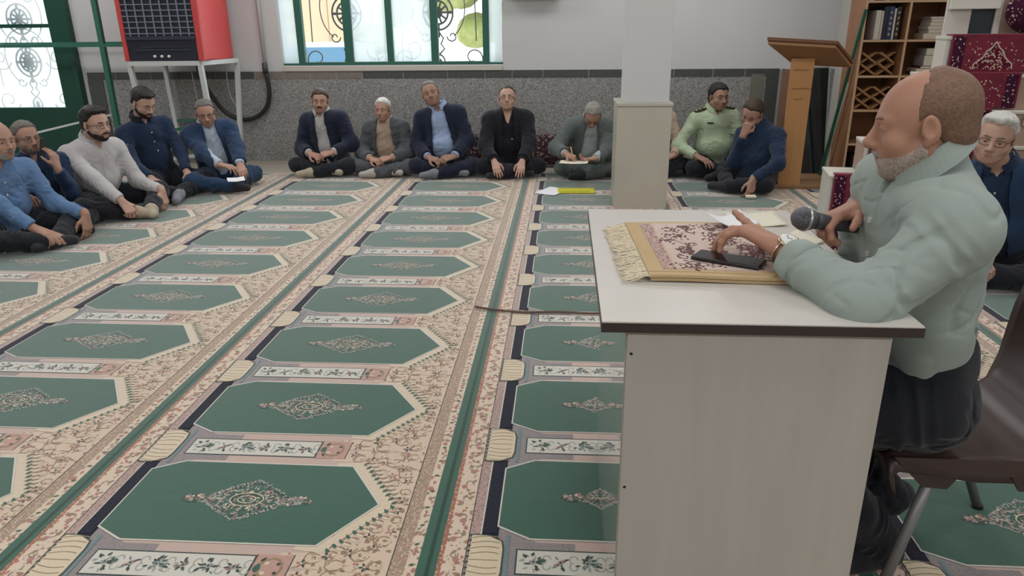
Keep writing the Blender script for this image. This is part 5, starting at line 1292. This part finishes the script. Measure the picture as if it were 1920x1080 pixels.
# P6
p6 = person('person', 'moustached man in a navy suit and off-white shirt, first from the left under the window', (-2.46, 7.62), -4, dict(pos=(-2.50, 7.50, .742), ypr=(16, 2, -3), s=.98),
    dict(s=1.0, **lap(-2.60, -2.36, 7.26, .24)), dict(skin='a', hair='brown', line=(-.004, .85, .2), hth=.012, moustache='black', top=WSH, jacket=NAVY, trousers=DTR, sock=SOCKT, open=(.032, .055)), G)
p7 = person('person', 'white haired man in a grey suit and tan shirt, seated under the window', (-1.83, 7.60), -3, dict(pos=(-1.855, 7.50, .655), ypr=(-4, 2, 0), s=1.0),
    dict(s=.93, **lap(-1.97, -1.76, 7.26, .19, curl=(.9, .9, .95, 1.0))), dict(skin='a', hair='white', line=(.012, .85, .2), hth=.010, top=TAN, jacket=GREYS, trousers=GREYT, sock=SOCKW, open=(.045, .095)), G)
p8 = person('person', 'man in a navy jacket and light blue shirt tilting his head to one side', (-1.21, 7.60), 2, dict(pos=(-1.345, 7.47, .812), ypr=(4, -8, 17), s=1.0),
    dict(s=1.04, fat=.018, tilt=0, neck=(-1.285, 7.54, .675), **lap(-1.36, -1.10, 7.22, .21)), dict(skin='c', hair='salt', line=(.025, .9, .2), hth=.006, jowl=.004, top=LBL, jacket=NAVY, trousers=NAVY, sock=SOCKG, open=(.04, .10)), G)
p9 = person('person', 'balding man with glasses in a black jacket and black shirt, hands on his shins', (-.56, 7.60), 4, dict(pos=(-.575, 7.50, .762), ypr=(-2, -10, 0), s=1.0),
    dict(s=1.0, armR=dict(w=(-.69, 7.20, .185), f=(.3, -.75, -.60), n=(.1, .5, -.7), t=(.8, -.2, 0), curl=(.25, .25, .28, .3), spread=.06), armL=dict(w=(-.41, 7.20, .19), f=(-.10, -.75, -.62), n=(-.1, .5, -.7), t=(-.8, -.2, 0), curl=(.25, .22, .25, .3), spread=.08)),
    dict(skin='b', hair='brown', line=(.045, .75, .2), hth=.006, glasses=1, top=BLACKC, jacket=BLACKC, trousers=BLACKC, sock=M_sockd, open=(.03, .06), vneck=.09, nocollar=1), G)
p10 = person('person', 'man in a grey-green suit bending over the notebook he writes in, beside the pillar', (.24, 7.56), 5, dict(pos=(.275, 7.28, .625), ypr=(-3, 52, -4), s=1.0),
    dict(s=.98, neck=(.265, 7.44, .565), armR=dict(w=(.02, 7.10, .275), f=(.75, -.5, -.2), n=(.2, .1, -.9), t=(.1, -.4, .9), curl=(.8, .9, 1.0, 1.1), th=(.2, .2)), armL=dict(w=(.30, 7.08, .235), f=(-.9, -.3, -.1), n=(-.1, -.2, .9), t=(-.3, -.9, .2), curl=(.5, .5, .55, .6), th=(.4, .3))),
    dict(skin='a', hair='grey', line=(.02, .85, .2), hth=.009, glasses=1, top=GWH, jacket=GREYG, trousers=GREYG, sock=M_sockd, open=(.035, .07)), G)
# behind the pillar: only a sleeve and a knee show
p11 = person('person', 'man mostly hidden by the pillar, only a beige sleeve and dark knee showing', (.90, 7.62), 10, dict(pos=(.90, 7.50, .74), ypr=(0, 5, 0)),
    dict(s=.95, h=.0065, **lap(.86, 1.08, 7.25, .22)), dict(skin='a', hair='brown', top=TAN, trousers=DTR, sock=M_sockd), G)
p12 = person('person', 'officer in a pale green uniform shirt with dark shoulder boards, right of the pillar', (1.50, 7.58), 14, dict(pos=(1.505, 7.45, .775), ypr=(6, 4, 0), s=1.0),
    dict(s=1.05, fat=.022, armR=dict(w=(1.30, 7.22, .235), f=(.7, -.6, -.25), n=(0, .2, -.9), t=(.6, -.3, .1), curl=(.3, .3, .35, .4)), armL=dict(w=(1.72, 7.2, .22), f=(-.5, -.7, -.2), n=(0, .2, -.9), t=(-.6, -.3, .1), curl=(.3, .3, .35, .4))),
    dict(skin='c', hair='black', line=(-.004, .85, .2), hth=.014, jowl=.006, top=OFFG, trousers=DTR, sock=M_sockd, hem=-.01,
    patches=[('name_tag', M_black, [(.115, -.095), (.060, -.095)], .016), ('pocket', OFFG, [(-.125, -.135), (-.050, -.135)], .022), ('pocket', OFFG, [(.050, -.135), (.125, -.135)], .022)]), G)
p13 = person('person', 'bearded man in navy leaning on his fist beside the officer', (1.80, 6.86), -52, dict(pos=(1.705, 6.88, .680), ypr=(14, 30, -14), s=1.0),
    dict(s=1.05, fat=.015, neck=(1.795, 6.91, .570), twist=0, armR=dict(w=(1.625, 6.80, .50), f=(.25, -.15, .9), n=(.5, .8, .1), t=(.5, -.6, .2), curl=(1.3, 1.35, 1.4, 1.4), th=(.9, .6), hint=(-.3, -.2, -1)), armL=dict(w=(1.665, 6.48, .155), f=(-.15, -.35, -.8), n=(-.3, .3, -.4), t=(-.6, .5, 0), curl=(.5, .5, .6, .7), hint=(.7, -.3, -.1)),
         legL=dict(k=(1.78, 6.50, .11), a=(1.50, 6.60, .07)), legR=dict(k=(1.56, 7.12, .12), a=(1.50, 6.78, .07))),
    dict(skin='a', hair='brown', line=(.012, .85, .2), hth=.008, beard=('black', .003, 'full'), moustache='black', top=NAVY3, trousers=DTR, sock=M_sockd, nocollar=1))
# ================================================================ the five men at the left
p5 = person('person', 'man with glasses in a blue jacket and pale shirt before the white stand', (-3.42, 6.98), 34, dict(pos=(-3.40, 6.83, .70), ypr=(-6, 16, 4), s=1.0),
    dict(s=1.0, fat=.012, armR=dict(w=(-3.10, 6.47, .215), f=(.9, -.1, -.1), n=(0, .1, -1), t=(-.1, .8, 0), curl=(.4, .45, .5, .6)), armL=dict(w=(-3.02, 6.60, .235), f=(.4, -.6, -.35), n=(0, .1, -1), t=(-.6, -.3, 0), curl=(.4, .45, .5, .55)),
         legL=dict(k=(-3.04, 6.92, .11), a=(-3.12, 6.55, .07)), legR=dict(k=(-3.42, 6.42, .12), a=(-3.08, 6.48, .075), t=(-2.95, 6.52, .05))),
    dict(skin='a', hair='salt', line=(.020, .9, .2), hth=.008, glasses=1, jowl=.004, top=PBL, jacket=NAVY2, trousers=NAVY2, sock=M_sockd, open=(.035, .07)))
p4 = person('person', 'young dark bearded man in a navy shirt looking down, before the cooler stand', (-3.86, 6.66), 55, dict(pos=(-3.815, 6.52, .828), ypr=(12, 30, 3), s=1.0),
    dict(s=1.07, neck=(-3.90, 6.58, .675), armR=dict(w=(-3.66, 6.18, .20), f=(.7, -.5, -.3), n=(0, .1, -1), t=(0, .8, .1)), armL=dict(w=(-3.50, 6.50, .20), f=(.6, -.5, -.3), n=(0, .1, -1), t=(-.6, -.3, 0)),
         legL=dict(k=(-3.36, 6.58, .12), a=(-3.45, 6.22, .06)), legR=dict(k=(-3.62, 6.02, .12), a=(-3.42, 6.16, .07), t=(-3.36, 5.98, .05))),
    dict(skin='b', hair='black', line=(.004, .9, .2), hth=.013, quiff=((0, .03, .10), (.068, .062, .034)), beard=('black', .003, 'full'), moustache='black', top=NAVY3, trousers=DTR, sock=SOCKG, collar=BLACKC))
p3 = person('person', 'man in a pale striped shirt with glasses and goatee reaching his arms forward', (-3.98, 5.84), 62, dict(pos=(-3.78, 5.72, .735), ypr=(10, 6, 2), s=1.03),
    dict(s=1.08, al=1.07, fat=.018, neck=(-3.87, 5.77, .60), armR=dict(w=(-3.42, 5.40, .12), f=(.55, -.1, -.65), n=(-.5, .4, -.6), t=(.3, .8, 0), curl=(.9, .9, 1.0, 1.0), hint=(-.1, -.5, .2)), armL=dict(w=(-3.39, 5.84, .17), f=(.25, -.25, -.85), n=(-.8, .1, -.2), t=(-.2, -.8, .2), curl=(.35, .4, .45, .5), hint=(-.1, .3, -1)),
         legL=dict(k=(-3.52, 6.02, .13), a=(-3.38, 5.62, .07), t=(-3.30, 5.50, .045)), legR=dict(k=(-3.74, 5.30, .13), a=(-3.48, 5.52, .065), t=(-3.30, 5.52, .045))),
    dict(skin='b', hair='black', line=(.008, .9, .2), hth=.012, quiff=((0, .02, .10), (.072, .068, .034)), glasses=1, beard=('black', .0022, 'full'), moustache='black', top=STR, trousers=BLACKC, sock=SOCKT))
p2 = person('person', 'man in glasses and dark blue holding a phone to his ear at the left', (-4.16, 5.42), 50, dict(pos=(-4.07, 5.30, .685), ypr=(12, 4, 2), s=1.0),
    dict(s=1.0, neck=(-4.10, 5.35, .55), armL=dict(w=(-3.848, 5.262, .462), f=(-.10, .05, 1), n=(-.85, .1, .1), t=(.2, -.9, .2), curl=(.45, .5, .55, .6), th=(.2, .2), hint=(.4, -.2, -1)), armR=dict(w=(-4.02, 5.08, .30), f=(.6, -.5, -.3), n=(0, .1, -1), t=(0, .8, .1)),
         legL=dict(k=(-3.72, 5.50, .11), a=(-3.66, 5.12, .07)), legR=dict(k=(-3.80, 4.98, .12), a=(-3.62, 5.08, .07), t=(-3.52, 5.02, .05))),
    dict(skin='a', hair='salt', line=(.020, .9, .2), hth=.010, glasses=1, beard=('salt', .001, 'full'), top=NAVY2, trousers=DTR, sock=M_sockd, nocollar=1))
p1 = person('person', 'balding man in a washed blue shirt at the left edge with hands on the carpet', (-4.10, 4.88), 58, dict(pos=(-3.90, 4.80, .735), ypr=(14, 4, 0), s=1.03),
    dict(s=1.08, al=1.0, fat=.02, neck=(-3.99, 4.83, .60), armR=dict(w=(-3.58, 4.62, .11), f=(.75, .12, -.35), n=(-.1, .1, -1), t=(.2, .8, .1), curl=(.2, .22, .25, .3), spread=.09, hint=(-.1, -.5, .2)), armL=dict(w=(-3.50, 4.97, .18), f=(.12, -.22, -.9), n=(-.8, .1, -.2), t=(-.2, -.8, .2), curl=(.3, .3, .35, .4), hint=(-.1, .3, -1)),
         legL=dict(k=(-3.66, 5.10, .13), a=(-3.56, 4.72, .07)), legR=dict(k=(-3.86, 4.42, .13), a=(-3.60, 4.62, .07))),
    dict(skin='a', hair='grey', line=(-.012, .55, .0), hth=.004, moustache='grey', beard=('grey', .001, 'full'), top=BLU, trousers=DTR, sock=M_sockd, fold=(lambda a, b, c: (lambda q: a(q) + b(q) + c(q)))(wob(41, 20, .005), rwob(42, 26, .008, .6), rwob(43, 40, .004)), patches=[('pocket', BLU, [(.045, -.17), (.125, -.17)], .09)]))
# ================================================================ grey haired man at the right
p14 = person('person', 'grey haired man with glasses in a dark blue jacket at the right edge', (2.62, 4.42), -32, dict(pos=(2.36, 4.20, .842), ypr=(-2, 6, -7), s=1.04),
    dict(s=1.07, h=.0045, hc=.0055, fat=.02, neck=(2.47, 4.30, .685), armR=dict(w=(2.28, 4.06, .24), f=(.4, -.7, -.4), n=(0, .2, -.9), t=(.5, -.3, .1)), armL=dict(w=(2.70, 4.03, .26), f=(-.3, -.5, -.75), n=(-.2, .4, -.6), t=(-.7, .2, .1), curl=(.4, .4, .45, .5))),
    dict(skin='b', hair='white', line=(.014, .9, .2), hth=.011, quiff=((0, .02, .10), (.072, .068, .032)), glasses=1, jowl=.006, top=NAVY3, jacket=NAVY2, trousers=DTR, sock=M_sockd, open=(.045, .06)))

# ================================================================ the speaker
sp_f1 = wob(5, 13, .005); sp_f2 = rwob(12, 15, .009, .45); sp_f3 = rwob(31, 26, .004, .5)
spk = person('person', 'speaker in a mint green shirt with short grey beard, holding a microphone at the desk', (.912, 1.745), -90, dict(pos=(.797, 1.695, 1.232), ypr=(-20, 8, 0), s=.94),
    dict(s=1.06, h=.0029, hc=.0044, pz=.565, al=.85, fat=-.006, neck=(.836, 1.706, 1.140), shf=.022, sw=.170,
         armL=dict(w=(.518, 1.665, .952), f=(-.55, .78, .20), n=(-.25, -.05, -.97), t=(.85, .5, .1), hs=1.10, curl=((-.10, .0, .0), (.42, .42, .3), (.6, .5, .4), (.7, .6, .45)), spread=.15, th=(.25, .25), hint=(.45, -.85, -.33)),
         armR=dict(w=(.757, 1.86, 1.012), f=(-.84, -.42, -.16), n=(.15, -.30, -.94), t=(.3, -.9, -.2), hs=1.0, curl=((.5, 1.0, .8), (.75, 1.3, .9), (.85, 1.4, .9), (.9, 1.4, .9)), spread=.02, th=(.15, .2), tf=(.75, .62, .25), hint=(.5, .5, -1)),
         legL=dict(k=(.53, 1.62, .545), a=(.88, 1.70, .10), t=(.72, 1.66, .045)), legR=dict(k=(.53, 1.92, .545), a=(1.0, 1.93, .10), t=(.84, 1.92, .045))),
    dict(skin='s', hair='thin', hedge=.6, browm='thin', slant=.45, temple=0., am=.0045, cdir=.34, csc=1.3, browr=.0024, line=(-.018, .62, .052), hth=.0025, hdisp=.0004, bdisp=.0007, lid=1, nose=1.2, closed=0, gaze=(0, 1, -.55), beard=('stub', .0036, 'full'), moustache='grey', top=MINT, trousers=DTR, sock=M_sockd, foot='shoe', loose=1.7, cuff=.80, hem=.115,
         fold=lambda q: sp_f1(q) + sp_f2(q) + sp_f3(q), vneck=.045, pl=.5))
def wq(i_, p): return i_['W2L'](p)
# watch on the left wrist
EL, Wt = spk['wr'][-1]; ax = nrm(Wt - EL); nb = spk['Rw'].T @ nrm(A3(.0, -.45, .9)); nb = nrm(nb - ax * np.dot(nb, ax)); sd_ = np.cross(ax, nb); wc = Wt - ax * .004
Mw = Matrix(np.stack([ax, sd_, nb], 1).tolist()).to_4x4(); Mw.translation = Vector(wc)
wt = MB(); ring = [Mw @ Vector((0, .0345 * math.cos(a), .0295 * math.sin(a))) for a in np.linspace(0, 2 * PI, 30, endpoint=False)]
for i in range(30):
    a, b = ring[i], ring[(i + 1) % 30]; wt.bar(a, b + (b - a) * .1, .015, .003, up=tuple(ax))
wo_ = wt.build('wristwatch', mat('watch_strap_steel', (.45, .40, .30), .3, metal=.8), spk['root'])
MB().lathe([(0, -.004), (.0205, -.004), (.022, .001), (.0205, .005), (.017, .006), (0, .006)], 28, M=Mw @ Matrix.Translation((0, 0, .0305))).build('watch_case', mat('gold_steel', (.62, .52, .36), .25, metal=.9), wo_, smooth=True)
MB().lathe([(0, .0062), (.0165, .0062), (0, .0066)], 28, M=Mw @ Matrix.Translation((0, 0, .0305))).build('watch_face', mat('watch_face_white', (.66, .68, .68), .3), wo_)
hd_ = MB()
for a, L in ((.5, .012), (2.4, .009)): hd_.bar(Mw @ Vector((0, 0, .0375)), Mw @ Vector((L * math.cos(a), L * math.sin(a), .0375)), .001, .0006)
hd_.build('watch_hands', M_black, wo_)
# cuffs of the speaker's shirt
for sd in (-1, 1):
    EL, Wt = spk['wr'][sd]; ax = nrm(Wt - EL); e0 = EL + (Wt - EL) * .70; e1_ = EL + (Wt - EL) * .90; r0, r1_ = .058, .054
    Mz = Matrix(np.stack([nrm(np.cross(ax, [0, 0, 1])), np.cross(ax, nrm(np.cross(ax, [0, 0, 1]))), ax], 1).tolist()).to_4x4(); Mz.translation = Vector(e0); L = np.linalg.norm(e1_ - e0)
    cf = MB(); pr_ = [(r0, 0), (r0 + .002, .3 * L), (r1_ + .001, L * .95), (r1_ - .003, L), (r1_ - .006, L * .96), (r0 - .006, .0)]
    n_ = 36; vs = []
    for r_, z_ in pr_:
        for k in range(n_): a = 2 * PI * k / n_; rr_ = r_ * (1 + .05 * math.sin(3 * a + z_ * 40) + .03 * math.sin(5 * a)); vs.append(Mz @ Vector((rr_ * math.cos(a), rr_ * .86 * math.sin(a), z_)))
    m_ = len(pr_); fs = [(i * n_ + k, i * n_ + (k + 1) % n_, ((i + 1) % m_) * n_ + (k + 1) % n_, ((i + 1) % m_) * n_ + k) for i in range(m_) for k in range(n_)]
    cf.add(vs, fs).build('cuff', MINT, spk['root'], smooth=True)
# microphone held in the right hand
bl = Vector((.588, 1.775, 1.0)); dn = Vector((1.0, .28, -.22)).normalized()
mic = empty('microphone', bl, 0, 'grey handheld microphone with round mesh head gripped in the speaker\'s right hand', 'microphone')
Mm = dn.to_track_quat('Z', 'Y').to_matrix().to_4x4()
MB().lathe([(.0001, -.030), (.012, -.0285), (.022, -.020), (.0285, -.006), (.0295, .004), (.0285, .012), (.024, .024), (.021, .030)], 32, M=Mm).build('mesh_head', mix_ramp(mat('microphone_mesh', (.2, .2, .22), .35, metal=.6, bump=(500, .6)), ('vor', 420), [(.2, (.26, .27, .30)), (.5, (.10, .10, .12))]), mic, smooth=True)
MB().lathe([(.0296, .001), (.0310, .003), (.0310, .007), (.0292, .009)], 32, M=Mm).build('ring', mat('microphone_ring', (.5, .5, .52), .3, metal=.8), mic, smooth=True)
MB().lathe([(.0215, .0305), (.0205, .05), (.0175, .075), (.0150, .155), (.0125, .165), (0, .165)], 28, M=Mm).build('handle', mat('microphone_handle', (.06, .06, .07), .45), mic, smooth=True)
# ================================================================ things held or lying with the men
pen = tag(MB().tube([(.095, 7.02, .245), (.065, 7.035, .355)], .0045, 8).build('pen', mat('yellow_pen', (.62, .50, .22), .4), smooth=True), 'yellow pencil in the writing man\'s hand above his notebook', 'pen')
nbk = empty('notebook', (.10, 6.98, .215), -.12, 'open cream notebook on the lap of the grey-green suited man', 'notebook')
MB().add(*cloth_grid(8, 6, lambda u, v: ((u - .5) * .27, (v - .5) * .17, .012 * abs(u - .5) + .004 * u), .002)).build('pages', M_cream, nbk); MB().add(*cloth_grid(8, 6, lambda u, v: ((u - .5) * .276, (v - .5) * .176, -.004 + .012 * abs(u - .5) + .004 * u), .002)).build('cover', M_edge, nbk)
hp_ = empty('mobile_phone', (-3.930, 5.262, .615), 0, 'black mobile phone held to the ear by the man in dark blue', 'phone'); hp_.rotation_euler = (math.radians(-8), math.radians(8), .15)
MB().box((-.004, -.036, -.075), (.004, .036, .075)).build('body', M_black, hp_, bevel=.003, seg=2); MB().box((-.0052, -.031, -.068), (-.0041, .031, .068)).build('screen', mat('dark_screen', (.01, .01, .015), .1), hp_)
tag(MB().add(*bentpaper(-2.99, 6.40, .145, .15, .11, .5, .02, .4)).build('folded_paper', M_paper), 'white folded paper in the lap of the blue jacketed man with glasses', 'paper')
tag(MB().box((1.60, 6.37, .008), (1.69, 6.43, .035)).build('folded_tissue', M_cream, bevel=.01), 'cream folded tissue under the hand of the man in navy beside the officer', 'tissue')
# shoulder boards of the officer
gold = mat('gold_braid', (.62, .36, .05), .4)
for sx in (-1, 1):
    a = p12['NB'] + p12['rt'] * sx * .075 + p12['up'] * .030; b = p12['SH'][sx] + p12['rt'] * sx * .015 + p12['up'] * .085
    d_ = b - a; ob = MB().bar(a, b, .052, .012, up=tuple(p12['up'])).build('shoulder_board', M_black, p12['root'], bevel=.004)
    for t_ in (.25, .55, .85):
        q_ = a + d_ * t_ + p12['up'] * .006; MB().bar(q_ - d_ * .05, q_ + d_ * .05, .030, .006, up=tuple(p12['up'])).build('gold_star', gold, ob)
